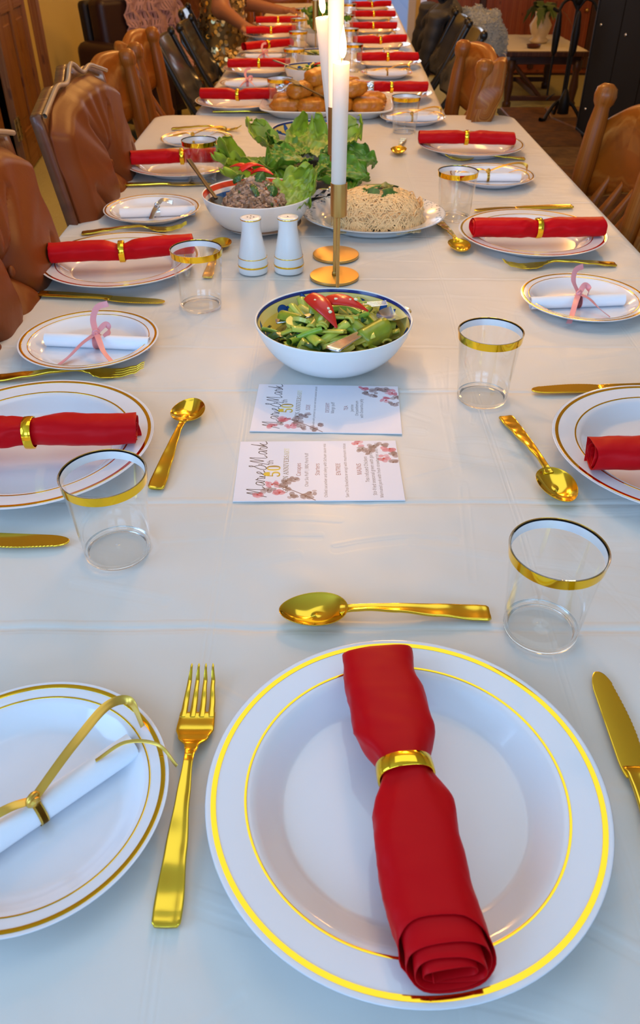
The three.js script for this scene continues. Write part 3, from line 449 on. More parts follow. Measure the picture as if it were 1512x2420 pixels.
function scroll(x, z, dx, dz, style, label, y = 0.0022, len = 0.146) {
  const mat = { pink: M.pink, gold: M.goldRibbon, white: M.silver }[style];
  return make('scroll' + style + len, 'paper_scroll', label, 'scroll', [x, T + y, z], heading(dx, dz), style + ' ribbon scrolls', (t) => {
    const rr = 0.0092;
    obj('paper', shell((u, v) => { const a = u * 6.283 * 2.4, r = rr * (0.80 + 0.20 * u); return [(v - 0.5) * (len - 0.004 * Math.sin(u * 3)), rr + r * Math.sin(a), r * Math.cos(a)]; }, 90, 8, 0.0003), M.paper, t);
    const loop = (s, w) => grid((u, v) => { const a = u * 6.28318, r = rr + 0.0007; return [s + (v - 0.5) * w, rr + r * Math.sin(a), r * Math.cos(a)]; }, 40, 2);
    const w = style === 'gold' ? 0.005 : 0.008, k = obj('ribbon', [loop(0, w), loop(0.0012, w * 0.9)], mat, t), Y = 2 * rr;
    obj('knot', [xf(new THREE.TorusGeometry(0.0035, 0.0022, 8, 16), 0, Y + 0.0035, 0, 0, 0.4), xf(blob(0.0042, 0.3, 2), 0, Y + 0.003, 0.001)], mat, k);
    if (style === 'pink') for (const p of [[[0, Y + 0.003, 0], [-0.012, 0.017, 0.022, 0.2], [-0.024, 0.008, 0.045, 0.3], [-0.034, 0.003, 0.062, 0.2]], [[0, Y + 0.003, 0], [0.010, 0.020, 0.018, -0.2], [0.020, 0.012, 0.034, -0.4], [0.034, 0.003, 0.046, -0.3]], [[0, Y + 0.003, 0], [0.012, Y + 0.012, -0.010, 0.8], [0.018, Y + 0.006, -0.006, 1.4], [0.012, Y, 0.004, 1.6]], [[0, Y + 0.003, 0], [-0.006, Y + 0.018, -0.014, 0.2], [-0.001, Y + 0.030, -0.024, 0.9], [0.012, Y + 0.033, -0.030, 1.3]]]) obj('ribbon_tail', ribbon(p, 0.008), mat, k);
    else if (style === 'gold') for (const [i, p] of [[[0, Y + 0.003, 0], [0.040, Y + 0.013, -0.013, 0.2], [0.074, Y + 0.014, -0.024, 0.5], [0.086, Y + 0.010, -0.020, 1.0], [0.084, Y - 0.001, -0.003, 1.3]], [[0, Y + 0.003, 0], [-0.014, Y + 0.006, -0.003, -0.2], [-0.034, Y + 0.003, -0.006, -0.6], [-0.062, Y - 0.001, 0.002, -0.4]], [[0.045, Y + 0.0005, 0], [0.066, Y + 0.007, 0.006, 0.6], [0.082, Y + 0.003, 0.020, 0.8], [0.084, 0.014, 0.038, 1.0]]].entries()) obj('ribbon_tail', ribbon(p, [0.0065, 0.006, 0.0025][i]), mat, k);
    else for (const p of [[[0, Y + 0.003, 0], [-0.006, 0.016, 0.018, 0.2], [-0.012, 0.006, 0.034, 0.2]], [[0, Y + 0.003, 0], [0.012, Y + 0.010, -0.010, 0.4], [0.030, Y + 0.004, -0.012, 0.7]]]) obj('ribbon_tail', ribbon(p, 0.010), mat, k);
  });
}
// the place nearest the camera
dinner(0.0562, -0.2955, 'large white dinner plate with bright gold bands, in the centre of the nearest place');
napkin(0.0550, -0.299, -0.025, -0.215, 0, 'flat rolled red satin napkin lying lengthwise across the nearest dinner plate', 0.0212);
dessert(-0.1935, -0.2950, 'white dessert plate with dark gold bands under the scroll tied in gold, nearest the camera');
scroll(-0.184, -0.2855, 0.73, -0.69, 'gold', 'white paper scroll tied with gold foil ribbon on the nearest dessert plate');
fork(-0.0905, -0.2155, -0.002, -1, 'gold fork with tines pointing away between the two nearest plates');
knife(0.2165, -0.205, 0.004, -1, 'gold knife lying lengthwise beside the nearest dinner plate');
spoon(0.144, -0.474, -1, 0.012, 'gold spoon lying crosswise above the nearest dinner plate');
tumbler(0.1835, -0.4590, 'clear gold rimmed tumbler beyond the nearest dinner plate, beside the crosswise spoon');
// left side, first to third
dinner(-0.3126, -0.7250, 'white dinner plate cut by the frame in the first place along the left');
napkin(-0.308, -0.711, 1, -0.07, 1, 'red satin napkin roll on the first dinner plate along the left');
dessert(-0.3135, -0.9860, 'white dessert plate holding a pink ribboned scroll, first along the left');
scroll(-0.302, -0.984, 1, 0.10, 'pink', 'white scroll tied in curling pink ribbon on the dessert plate along the left');
tumbler(-0.1890, -0.5600, 'clear gold rimmed tumbler standing in front of the first plate along the left');
spoon(-0.1695, -0.655, 0.02, -0.2, 'gold spoon lying lengthwise beside the first left dinner plate, bowl away');
knife(-0.440, -0.580, 1, 0.06, 'gold knife blade reaching in from the left edge near the leftmost tumbler');
fork(-0.418, -0.893, 1, -0.10, 'gold fork between the first left dinner plate and the pink ribbon scroll');
dinner(-0.3295, -1.281, 'white dinner plate in the second place along the left, behind a tumbler');
napkin(-0.322, -1.268, 1, -0.13, 3, 'red satin napkin roll behind a tumbler in the second left place');
dessert(-0.3275, -1.573, 'white dessert plate with a silver tied scroll, second along the left');
scroll(-0.315, -1.562, 1, -0.12, 'white', 'white scroll tied with silvery ribbon beside the mince salad bowl');
tumbler(-0.1795, -1.130, 'clear gold rimmed tumbler beside the salt and pepper shakers');
spoon(-0.183, -1.24, 0.01, -0.2, 'gold spoon seen partly through a tumbler, beside the salt shaker');
knife(-0.437, -1.172, 1, 0.17, 'gold knife below the second left dinner plate');
fork(-0.440, -1.460, 1, -0.15, 'gold fork above the second left dinner plate');
dinner(-0.3135, -1.9080, 'white dinner plate in the third place along the left, by the lettuce');
napkin(-0.311, -1.886, 1, -0.12, 1, 'red satin napkin roll left of the lettuce pile');
dessert(-0.3137, -2.162, 'white dessert plate with gold tied scroll at the left far corner of the near table');
scroll(-0.324, -2.165, 1, -0.16, 'gold', 'white scroll with gold ribbon near the left far corner of the near table');
tumbler(-0.258, -1.806, 'clear gold rimmed tumbler left of the lettuce pile');
knife(-0.441, -1.779, 1, -0.05, 'gold knife in front of the third left dinner plate');
fork(-0.405, -2.335, 1, 0.10, 'gold fork behind the gold tied scroll at the left far corner of the near table');
// right side, first to third
dinner(0.383, -0.712, 'white dinner plate cut by the frame in the first place along the right');
napkin(0.388, -0.667, 1, 0.03, 1, 'red satin napkin roll cut by the right edge of the picture');
knife(0.466, -0.872, -1, 0.045, 'gold serrated knife above the first right dinner plate');
spoon(0.218, -0.800, 0.03, 0.175, 'gold spoon lying lengthwise beside the first right dinner plate, bowl towards the camera');
tumbler(0.1990, -0.8500, 'clear gold rimmed tumbler to the right of the menu cards');
dessert(0.396, -1.1310, 'white dessert plate holding a pink ribboned scroll, along the right edge');
scroll(0.385, -1.122, 1, -0.10, 'pink', 'white scroll tied in pink ribbon on the dessert plate at the right');
fork(0.498, -1.300, -1, 0.06, 'gold fork in front of the second right dinner plate');
dinner(0.3795, -1.417, 'white dinner plate in the second place along the right');
napkin(0.381, -1.386, -1, 0.06, 2, 'red satin napkin roll on the second right dinner plate before a gold knife');
knife(0.508, -1.624, -1, 0.13, 'gold knife behind the second right dinner plate');
spoon(0.228, -1.525, 0.02, 0.17, 'gold spoon right of the noodle platter');
tumbler(0.2600, -1.5570, 'clear gold rimmed tumbler behind the second right dinner plate, right of the noodle platter');
dessert(0.3775, -1.818, 'white dessert plate with a gold ribboned scroll, second along the right');
scroll(0.368, -1.812, 1, 0.02, 'gold', 'white scroll with gold ribbon beyond the tumbler on the right');
fork(0.492, -2.008, -1, 0.03, 'gold fork between the third right dinner plate and its scroll');
dinner(0.3720, -2.086, 'white dinner plate in the third place along the right');
napkin(0.357, -2.072, 1, 0.04, 2, 'red satin napkin roll on the third right plate, at the near table end');
spoon(0.218, -2.215, -0.03, 0.175, 'gold spoon left of the third right dinner plate');
tumbler(0.227, -2.300, 'clear gold rimmed tumbler beside the pastry platter');
dessert(0.262, -2.430, 'white dessert plate beside the pastry platter, seen through a tumbler');
scroll(0.258, -2.424, 1, -0.1, 'gold', 'white scroll with gold ribbon beside the pastry platter');
knife(-0.318, -2.56, 1, 0.03, 'gold knife at the near left corner of the far table');
// far table
const nth = ['first', 'second', 'third', 'fourth', 'fifth', 'sixth'];
[[-0.247, -2.640, -0.12], [-0.222, -3.255, 0.05], [-0.218, -3.755, 0.75], [-0.226, -4.235, 0.02], [-0.212, -4.675, 0.04]].forEach(([x, z, s], i) => {
  dinner(x, z, 'white dinner plate, ' + nth[i] + ' along the left of the far table'); napkin(x, z + 0.01, 1, -s, 1 + (i + 2) % 3, 'red satin napkin roll, ' + nth[i] + ' along the left of the far table');
  tumbler(x + 0.13, z + 0.06, 'clear gold rimmed tumbler, ' + nth[i] + ' along the left of the far table');
});
[[-0.245, -2.975, 'pink'], [-0.226, -3.605, 'pink'], [-0.222, -4.450, 'gold'], [-0.205, -4.92, 'gold']].forEach(([x, z, c], i) => { dessert(x, z, 'white dessert plate, ' + nth[i] + ' along the left of the far table'); scroll(x, z, 1, -0.06, c, 'white scroll with ' + c + ' ribbon, ' + nth[i] + ' along the left of the far table'); });
[[0.224, -2.770, 0.03], [0.256, -3.415, 0.08], [0.258, -3.895, 0.12], [0.256, -4.420, 0.03], [0.288, -4.965, 0.06], [0.306, -5.485, 0.1]].forEach(([x, z, s], i) => {
  dinner(x, z, 'white dinner plate, ' + nth[i] + ' along the right of the far table'); napkin(x, z + 0.01, 1, -s, 1 + i % 3, 'red satin napkin roll, ' + nth[i] + ' along the right of the far table');
  if (i) tumbler(x - 0.135, z + 0.10, 'clear gold rimmed tumbler, ' + nth[i] + ' along the right of the far table');
});
[[0.240, -3.190, 'gold'], [0.258, -3.668, 'white'], [0.262, -4.170, 'gold'], [0.272, -4.690, 'gold'], [0.30, -5.22, 'gold']].forEach(([x, z, c], i) => { dessert(x, z, 'white dessert plate, ' + nth[i] + ' along the right of the far table'); scroll(x, z, 1, -0.14, c, 'white scroll with ' + (c === 'white' ? 'silvery' : c) + ' ribbon, ' + nth[i] + ' along the right of the far table'); });
knife(0.11, -2.965, 1, 0.10, 'gold knife beyond the first right plate of the far table');
fork(0.12, -3.58, 1, 0.05, 'gold fork between the right hand plates of the far table');

// ---------- menu cards ----------
const pen = (g, pts) => { g.beginPath(); g.moveTo(...pts[0]); for (let i = 1; i < pts.length - 1; i++) g.quadraticCurveTo(pts[i][0], pts[i][1], (pts[i][0] + pts[i + 1][0]) / 2, (pts[i][1] + pts[i + 1][1]) / 2); g.lineTo(...pts[pts.length - 1]); g.stroke(); };
const LETTERS = {  // thin handwriting, one stroke each, in a box one unit high
  M: [0.95, [[0.0, 1.1], [0.10, 0.6], [0.26, -0.1], [0.28, 0.4], [0.30, 0.95], [0.42, 0.4], [0.58, -0.12], [0.60, 0.4], [0.62, 0.9], [0.72, 1.02], [0.9, 0.85]]],
  a: [0.48, [[0.38, 0.55], [0.2, 0.42], [0.05, 0.75], [0.15, 1.02], [0.33, 0.8], [0.38, 0.5], [0.36, 0.9], [0.48, 0.95]]],
  r: [0.36, [[0.0, 0.9], [0.08, 0.5], [0.1, 0.45], [0.14, 0.58], [0.28, 0.55], [0.22, 0.95], [0.36, 0.95]]],
  i: [0.24, [[0.0, 0.9], [0.1, 0.5], [0.06, 1.0], [0.24, 0.9]]],
  e: [0.42, [[0.0, 0.85], [0.25, 0.7], [0.26, 0.45], [0.08, 0.55], [0.08, 1.0], [0.42, 0.85]]],
  '&': [0.62, [[0.6, 0.75], [0.25, 0.2], [0.35, -0.05], [0.42, 0.2], [0.08, 0.65], [0.12, 1.02], [0.42, 0.95], [0.55, 0.55]]],
  k: [0.6, [[0.0, 0.95], [0.18, 0.2], [0.2, -0.1], [0.08, 1.0], [0.14, 0.75], [0.42, 0.45], [0.2, 0.7], [0.36, 1.0], [0.75, 0.75]]],
};
function script(g, text, x, y, s) { for (const c of text) { const [w, p] = LETTERS[c] ?? [0.2, null]; if (p) pen(g, p.map(([a, b]) => [x + a * s - b * s * 0.12, y + (b - 1) * s])); x += w * s; } return x; }
function orchid(g, x, y, s, r, red) {
  s *= 1.25;
  for (let k = 0; k < 6; k++) { const a = r() * 6.28, d = s * (0.3 + 0.5 * r()); g.globalAlpha = 0.55; g.fillStyle = red ? ['#e0606e', '#d4707c', '#e88a92', '#c9404e'][k % 4] : ['#8a6a66', '#a58480', '#7a5650', '#927068'][k % 4]; g.beginPath(); g.ellipse(x + d * Math.cos(a), y + d * Math.sin(a), s * (0.35 + 0.3 * r()), s * (0.25 + 0.25 * r()), r() * 3, 0, 6.3); g.fill(); }
  g.globalAlpha = 0.8; g.fillStyle = red ? '#c8232c' : '#6a443c'; g.beginPath(); g.ellipse(x, y, s * 0.22, s * 0.16, 0.5, 0, 6.3); g.fill(); g.globalAlpha = 1;
}
function menuTex(lines, seed) {
  return canvas(704, 1088, (g, w, h) => {
    const r = rngOf(seed); g.fillStyle = '#f2e9ee'; g.fillRect(0, 0, w, h);
    g.strokeStyle = '#3f3230'; g.lineWidth = 6; g.lineCap = 'round'; script(g, 'Marie&Mark', 60, 195, 120);
    g.textAlign = 'center';
    const gr = g.createLinearGradient(250, 0, 440, 0); gr.addColorStop(0, '#b8860f'); gr.addColorStop(0.5, '#f6d25a'); gr.addColorStop(1, '#6a3a08'); g.fillStyle = gr; g.font = 'bold 125px serif'; g.fillText('50', 335, 288);
    g.fillStyle = '#5a4030'; g.font = '56px sans-serif'; g.fillText('th', 440, 238);
    g.fillStyle = '#f2c230'; g.beginPath(); g.arc(300, 200, 22, 0, 7); g.fill();
    const gg = g.createLinearGradient(110, 0, 610, 0); gg.addColorStop(0, '#3a2618'); gg.addColorStop(0.7, '#7a5a28'); gg.addColorStop(1, '#e8dc98'); g.fillStyle = gg; g.font = '46px serif'; g.fillText('GOLDEN ANNIVERSARY', 350, 342);
    for (const [x, y, s, red] of [[70, 150, 34, 1], [120, 215, 34, 0], [180, 240, 40, 1], [90, 290, 36, 1], [150, 330, 40, 0], [60, 365, 34, 0], [215, 330, 36, 0], [235, 390, 32, 0], [50, 460, 34, 0], [90, 490, 30, 0]]) orchid(g, x, y, s, r, red);
    g.strokeStyle = '#7a4a40'; g.lineWidth = 6; pen(g, [[190, 250], [110, 380], [60, 450], [5, 520]]);
    for (const [x, y, s, red] of [[665, 820, 36, 1], [600, 850, 36, 0], [640, 930, 40, 0], [560, 900, 34, 0], [650, 990, 34, 0], [480, 990, 40, 1], [600, 1040, 40, 1], [520, 1060, 36, 0], [430, 1050, 34, 0]]) orchid(g, x, y, s, r, red);
    for (const [y, text, size, c] of lines) { g.fillStyle = c ? '#8a3a34' : '#6a5652'; let k = size; g.font = k + 'px sans-serif'; while (g.measureText(text).width > w - 50) g.font = (k -= 1) + 'px sans-serif'; g.fillText(text, w / 2, y); }
  });
}
const menus = [menuTex([[425, 'Canapes', 40, 1], [475, 'Char Siu Puff | BBQ Pork Puff', 30], [550, 'Starters', 40, 1], [598, 'Chilled cucumber and celery with Sichuan sauce mix', 30], [690, 'ENTREE', 42, 1], [735, 'San Choi Bow(lettuce wrap) with mushroom mince', 30], [830, 'MAINS', 44, 1], [876, 'Tea infused Chicken', 34], [915, 'Stir-fried seasonal green with garlic sauce', 32], [955, 'Marinated pork with fresh strawberries and herbs', 32]], 1),
  menuTex([[415, 'SIDE', 40, 1], [458, 'Fried noodle with premium soy sauce and mixed seasonal sprouts', 30], [560, 'DESSERT', 38, 1], [598, 'Mango puff', 32], [700, 'TEA', 40, 1], [742, 'Jasmine', 30], [778, 'Chrysanthemum', 30], [814, 'with Osmanthus Jelly', 30]], 2)];
[[-0.0015, -0.6925, 0.012, 'white printed menu card with pink flowers, nearer of the two on the cloth'], [0.0085, -0.8235, -0.035, 'white printed menu card with pink flowers, beside the yellow salad bowl']].forEach(([x, z, a, label], i) => {
  const t = thing('menu_card', label, 'menu', [x, T + 0.0006, z], a, 'printed menu cards');
  obj('card', bx(0.175, 0.0006, 0.113, 0, 0.0003, 0, 0.0002), M.paper, t);
  obj('print', grid((u, v) => [(u - 0.5) * 0.1742, 0.00075, (v - 0.5) * 0.1122, 1 - v, 1 - u], 2, 2), std(0xffffff, 0.5, { map: menus[i] }), t);   // the top of the card points to the left
});
// ---------- bowls, dishes and food ----------
const bowlOf = (t, Rr, H, mapIn, foot = 0.42) => {
  const c = new THREE.SplineCurve([[foot * Rr, 0.002], [0.62 * Rr, 0.12 * H], [0.82 * Rr, 0.4 * H], [0.94 * Rr, 0.72 * H], [Rr, H]].map(([r, y]) => new THREE.Vector2(r, y))), o = c.getPoints(28);
  const inn = o.map((p, i) => { const q = c.getTangent(i / 28), k = 0.0026; return [p.x - q.y * k, Math.max(0.0048, p.y + q.x * k)]; });
  inn[28][1] = H;
  obj('shell', lathe([[0, 0.0015], [foot * Rr - 0.004, 0.0015], [foot * Rr - 0.003, 0], [foot * Rr - 0.0005, 0], ...o.map((p) => [p.x, p.y]), [Rr - 0.0008, H + 0.0009], [Rr - 0.0020, H + 0.0009], [Rr - 0.0027, H - 0.0002]], 96), M.china, t);
  obj('painted_lining', lathe([[0, 0.0048], ...inn], 96), mapIn, t);
};
const paintTex = (draw) => canvas(2048, 384, draw);
function petal(g, x, y, a, L, w, c, edge) { g.save(); g.translate(x, y); g.rotate(a); g.beginPath(); g.moveTo(0, 0); g.quadraticCurveTo(w, -L * 0.55, 0, -L); g.quadraticCurveTo(-w, -L * 0.55, 0, 0); g.fillStyle = c; g.fill(); g.strokeStyle = edge; g.lineWidth = 3; g.stroke(); g.restore(); }
const yellowFloral = paintTex((g, w, h) => {   // canvas x runs around, canvas y = 0 at the rim
  g.fillStyle = '#fbd75e'; g.fillRect(0, 0, w, h); g.fillStyle = '#ffe48a'; g.fillRect(0, h * 0.1, w, h * 0.14);
  g.fillStyle = '#27347c'; g.fillRect(0, 0, w, h * 0.085); g.fillStyle = '#1e2a4a'; g.fillRect(0, h * 0.083, w, 3);
  for (let k = 0; k < 5; k++) {
    const x = (0.565 + k * 0.2) % 1 * w, x2 = (0.425 + k * 0.2) % 1 * w, y = h * 0.46;
    for (const [a, L, c] of [[-0.5, 140, '#24509c'], [0.1, 160, '#2c5cb0'], [0.95, 120, '#3a6cb8'], [-1.25, 150, '#30507c']]) petal(g, x, y, a, L, 42, c, '#16305c');
    for (const [dx, dy, q] of [[-22, -6, 26], [14, -22, 30], [4, 14, 22]]) { g.fillStyle = '#2a56a4'; g.beginPath(); g.ellipse(x2 + dx, h * 0.30 + dy, q, q * 1.1, 0.4, 0, 7); g.fill(); g.strokeStyle = '#18336a'; g.lineWidth = 3; g.stroke(); }
    g.fillStyle = '#a02838'; g.beginPath(); g.ellipse(x2 - 30, h * 0.34, 6, 20, 0.4, 0, 7); g.fill();
    g.strokeStyle = '#3c4c2c'; g.lineWidth = 5; pen(g, [[x2 - 10, h * 0.38], [x2 - 20, h * 0.48], [x2 - 70, h * 0.42], [x2 - 110, h * 0.36], [x2 - 130, h * 0.46]]);
    petal(g, x2 - 135, h * 0.42, Math.PI * 0.95, 60, 30, '#3a5c34', '#24402a'); petal(g, x2 - 30, h * 0.50, -1.3, 56, 30, '#2f7c66', '#1c4c40'); petal(g, x + 90, h * 0.44, 0.5, 80, 34, '#36541f', '#22381a');
    g.strokeStyle = '#4c4a26'; pen(g, [[x - 60, h * 0.40], [x - 100, h * 0.32], [x - 150, h * 0.36]]);
  }
});
const blueRed = paintTex((g, w, h) => { g.fillStyle = '#2f5f9e'; g.fillRect(0, 0, w, h); g.fillStyle = '#d8441a'; g.fillRect(0, 0, w, h * 0.15); g.fillStyle = '#efe6da'; g.fillRect(0, h * 0.15, w, h * 0.08); g.globalAlpha = 0.15; g.fillStyle = '#183a70'; for (let i = 0; i < 60; i++) g.fillRect(i * 36, h * 0.24, 14, h); g.globalAlpha = 1; });
yellowFloral.flipY = blueRed.flipY = true;
const yellowIn = std(0xffffff, 0.15, { map: yellowFloral }), blueIn = std(0xffffff, 0.18, { map: blueRed });
const B1 = [0.0175, -0.9490], BM = [-0.1150, -1.4950], BY = [-0.0126, -2.0400];
bowlOf(thing('salad_bowl', 'white bowl with blue rim and yellow floral inside, nearest of the bowls', 'bowl', [B1[0], T + 0.0004, B1[1]]), 0.1015, 0.060, yellowIn);
bowlOf(thing('salad_bowl', 'white bowl with orange rim and blue inside, holding mince salad', 'bowl', [BM[0], T + 0.0004, BM[1]]), 0.1018, 0.065, blueIn);
bowlOf(thing('salad_bowl', 'white bowl with yellow floral inside behind the lettuce pile', 'bowl', [BY[0], T + 0.0004, BY[1]], 0.4), 0.1035, 0.062, yellowIn);
bowlOf(thing('salad_bowl', 'white bowl with yellow inside, nearer of two on the far table', 'bowl', [-0.02, T + 0.0004, -2.98], 1), 0.10, 0.062, yellowIn);
bowlOf(thing('salad_bowl', 'white bowl with yellow inside, farther of two on the far table', 'bowl', [0.0, T + 0.0004, -3.32], 2), 0.10, 0.062, yellowIn);
const tone = (c, k, s) => (x, y, z) => { const f = 1 + k * n3(x * s, y * s, z * s); return c.map((q) => q * f); };
const pieceR = rngOf(404), pr = (a, b) => a + (b - a) * pieceR();
const kinds = {
  celery_stick: () => { const L = pr(0.030, 0.048), w = pr(0.0035, 0.005), g = shell((u, v) => { const a = (u - 0.5) * 2.4; return [(v - 0.5) * L, w * 1.2 * Math.cos(a) - w, w * 1.5 * Math.sin(a)]; }, 10, 8, 0.0028); const c = [[0.58, 0.52, 0.07], [0.44, 0.50, 0.06], [0.66, 0.56, 0.14]][Math.floor(pieceR() * 3)]; return paint(g, tone(c, 0.15, 200)); },
  cucumber_wedge: () => { const L = pr(0.028, 0.042), r = pr(0.010, 0.013), g = loft(span(-L / 2, L / 2, 6).map((x) => { const o = x * 0.4; return Array.from({ length: 12 }, (_, k) => { if (k < 9) { const a = -0.2 + k / 8 * 2.2; return [x + o * Math.sin(a) * 0.3, r * Math.sin(a) - 0.004, r * Math.cos(a)]; } return [x, [-0.003, -0.0035, -0.004][k - 9], (k - 10) * -0.003]; }); })); return paint(g, (x, y, z) => { const d = Math.hypot(y + 0.004, z) / r, f = 1 + 0.15 * n3(x * 120, y * 120, z * 120); return (d > 0.93 ? [0.27 * f, 0.32 * f, 0.02] : [0.62 * f, 0.60 * f, 0.14]); }); },
  cucumber_slice: () => { const r = pr(0.010, 0.013), g = xf(new THREE.CylinderGeometry(r, r * 0.96, 0.005, 22, 1), 0, 0, 0, 0, 0, 0, [1, 1, 1.5]); return paint(g, (x, y, z) => (Math.hypot(x, z / 1.5) > r * 0.95 && Math.abs(y) < 0.0024 ? [0.16, 0.26, 0.02] : [0.58, 0.58, 0.12])); },
  green_bean: () => { const L = pr(0.03, 0.05), g = tube([[-L / 2, 0, 0], [-L / 6, 0.003, 0.002], [L / 6, 0.003, 0.001], [L / 2, 0, -0.002]], pr(0.003, 0.0042), 14, 8); return paint(g, tone([0.26, 0.42, 0.04], 0.2, 150)); },
  spinach_leaf: () => { const L = pr(0.03, 0.046), w = L * 0.33, s = pieceR() * 9; return shell((u, v) => { const a = (u - 0.5) * 2, ww = w * Math.sin(Math.PI * Math.min(0.985, v * 0.93 + 0.06)) ** 0.8; return [(v - 0.5) * L, 0.004 * Math.cos(a * 2) + 0.003 * n2(v * 4 + s, a * 2) - 0.006 * (v - 0.5) ** 2 * 4, a * ww]; }, 8, 12, 0.0007, (u) => { const k = Math.abs(u - 0.5) < 0.07 ? 1.8 : 1; return [0.035 * k, 0.10 * k, 0.018 * k]; }); },
};
const chilli = (L, w) => paint(shell((u, v) => { const a = (u - 0.5) * 2.5, ww = w * Math.sin(Math.PI * Math.min(0.97, v * 0.8 + 0.2)) ** 0.7 * (1 - 0.5 * v * v); return [(v - 0.5) * L + 0.0, ww * 0.55 * Math.cos(a) - 0.002 + 0.006 * Math.sin(v * 3.1), ww * Math.sin(a) + 0.006 * v * v]; }, 12, 20, 0.0022), (x, y, z) => [0.62, 0.018, 0.008]);
function heap(spec, C, H, label, group, rad, hgt, drop = 0) {   // places pieces on a mound
  let i = 0; for (const [kind, n, lab] of spec) { const variants = [0, 1, 2].map(() => kinds[kind]());
    for (let k = 0; k < n; k++) { const a = pieceR() * 6.283, q = Math.sqrt((k + 0.6) / n) * rad, top = H + hgt * (1 - (q / rad) ** 2) + pr(-0.006, 0.004) - drop; const m = obj(kind, variants[k % 3], M.vwet); m.position.set(C[0] + q * Math.cos(a), T + top, C[1] + q * Math.sin(a)); m.rotation.set(pr(-0.5, 0.5) + (q / rad) * Math.sin(a) * 0.3, pieceR() * 6.3, pr(-0.5, 0.5), 'YXZ'); tag(m, lab, kind.replace('_', ' '), group + ': ' + kind.replace('_', ' ')); i++; } }
}
const mound = (name, label, cat, C, y0, rad, hgt, mat) => tag(obj(name, grid((u, v) => { const a = u * 6.28318, r = v * rad; return [C[0] + r * Math.cos(a), T + y0 + hgt * (1 - v * v) + 0.004 * n3(r * Math.cos(a) * 60, r * Math.sin(a) * 60, 3) * (1 - v ** 4), C[1] + r * Math.sin(a)]; }, 40, 14), mat), label, cat, null, 'stuff');
const greenBase = std(lin(0.20, 0.20, 0.03), 0.4, { bumpMap: noiseBump, bumpScale: 0.003 });
mound('salad_bed', 'chopped green vegetables at the bottom of the nearest bowl', 'salad', B1, 0.030, 0.084, 0.020, greenBase);
heap([['spinach_leaf', 9, 'dark green leaf in the nearest yellow salad bowl'], ['cucumber_wedge', 10, 'cucumber wedge with green skin in the nearest yellow salad bowl'], ['cucumber_slice', 8, 'pale cucumber slice in the nearest yellow salad bowl'], ['green_bean', 9, 'green bean stalk in the nearest yellow salad bowl'], ['celery_stick', 50, 'yellowish celery stick in the nearest yellow salad bowl']], B1, 0.040, '', 'nearest salad', 0.074, 0.025);
{ const w = obj('cucumber_wedge', kinds.cucumber_wedge().scale(1.35, 1.35, 1.35), M.vwet); w.position.set(0.066, T + 0.057, -0.915); w.rotation.set(0.2, 0.75, 0.12, 'YXZ'); tag(w, 'largest cucumber wedge, at the right of the nearest salad', 'cucumber wedge');
  const chGeo = [chilli(0.062, 0.013), chilli(0.058, 0.012)];
  [[0.006, 0.076, -0.937, 0.4, -0.9], [0.034, 0.079, -0.950, 0.25, -0.25]].forEach(([x, y, z, rx, ry], i) => {
    const c = thing('chilli_slice', ['halved red chilli pointing towards the camera on the nearest salad', 'halved red chilli pointing right on the nearest salad'][i], 'chilli', [x, T + y, z], ry, 'red chillies on the nearest salad'); c.rotation.x = rx;
    obj('flesh', chGeo[i], M.vwet, c); obj('seed', [0, 1, 2, 3, 4].map((k) => xf(blob(0.0022, 0.2, k), -0.012 + k * 0.006 + pr(-0.002, 0.002), 0.009, 0.002 + pr(-0.003, 0.003), 0, 0, 0, [1.2, 0.6, 1])), std(lin(0.8, 0.72, 0.45), 0.4), c); }); }
function server(kind, label, pos, turn, tilt, group, mat = M.silver, k = 1) {   // stainless serving cutlery with a patterned handle
  const t = thing(kind, label, kind === 'serving_fork' ? 'fork' : 'spoon', pos, turn, group); t.rotation.set(0, turn, tilt, 'YXZ');
  obj('handle', bar([[0, 0.0085 * k, 0, 0.003], [0.004, 0.0098 * k, 0, 0.004], [0.05, 0.0075 * k, 0, 0.003], [0.09, 0.0040, 0, 0.003], [0.13, 0.0035, 0.001, 0.003]], span(0, 0.13, 40), 0.2), mat, t);
  if (kind === 'serving_fork') { const g = [bar([[0.125, 0.0035, 0, 0.002], [0.14, 0.012, 0.001, 0.002], [0.16, 0.012, 0.002, 0.002]], span(0.125, 0.16, 16), 0, 0.6)]; for (const k of [-1.5, -0.5, 0.5, 1.5]) g.push(bar([[0.157, 0.0022, 0.002, 0.0018, k * 0.0063], [0.2, 0.001, -0.001, 0.001, k * 0.0055]], span(0.157, 0.2, 12), 0, 0.8, 8)); obj('head', g, mat, t); }
  else obj('bowl', grid((u, v) => { const a = u * 6.28318, r = v; return [0.155 + 0.032 * r * Math.cos(a), -0.006 + 0.008 * r * r, 0.02 * r * Math.sin(a)]; }, 30, 10), mat, t);
  return t;
}
server('serving_spoon', 'steel serving spoon resting on the front rim of the nearest bowl', [0.014, T + 0.0655, -0.848], 1.0, -0.08);
server('serving_fork', 'steel serving fork with tines at the right rim of the nearest bowl', [-0.058, T + 0.048, -0.967], 0.10, 0.14).scale.setScalar(0.74);

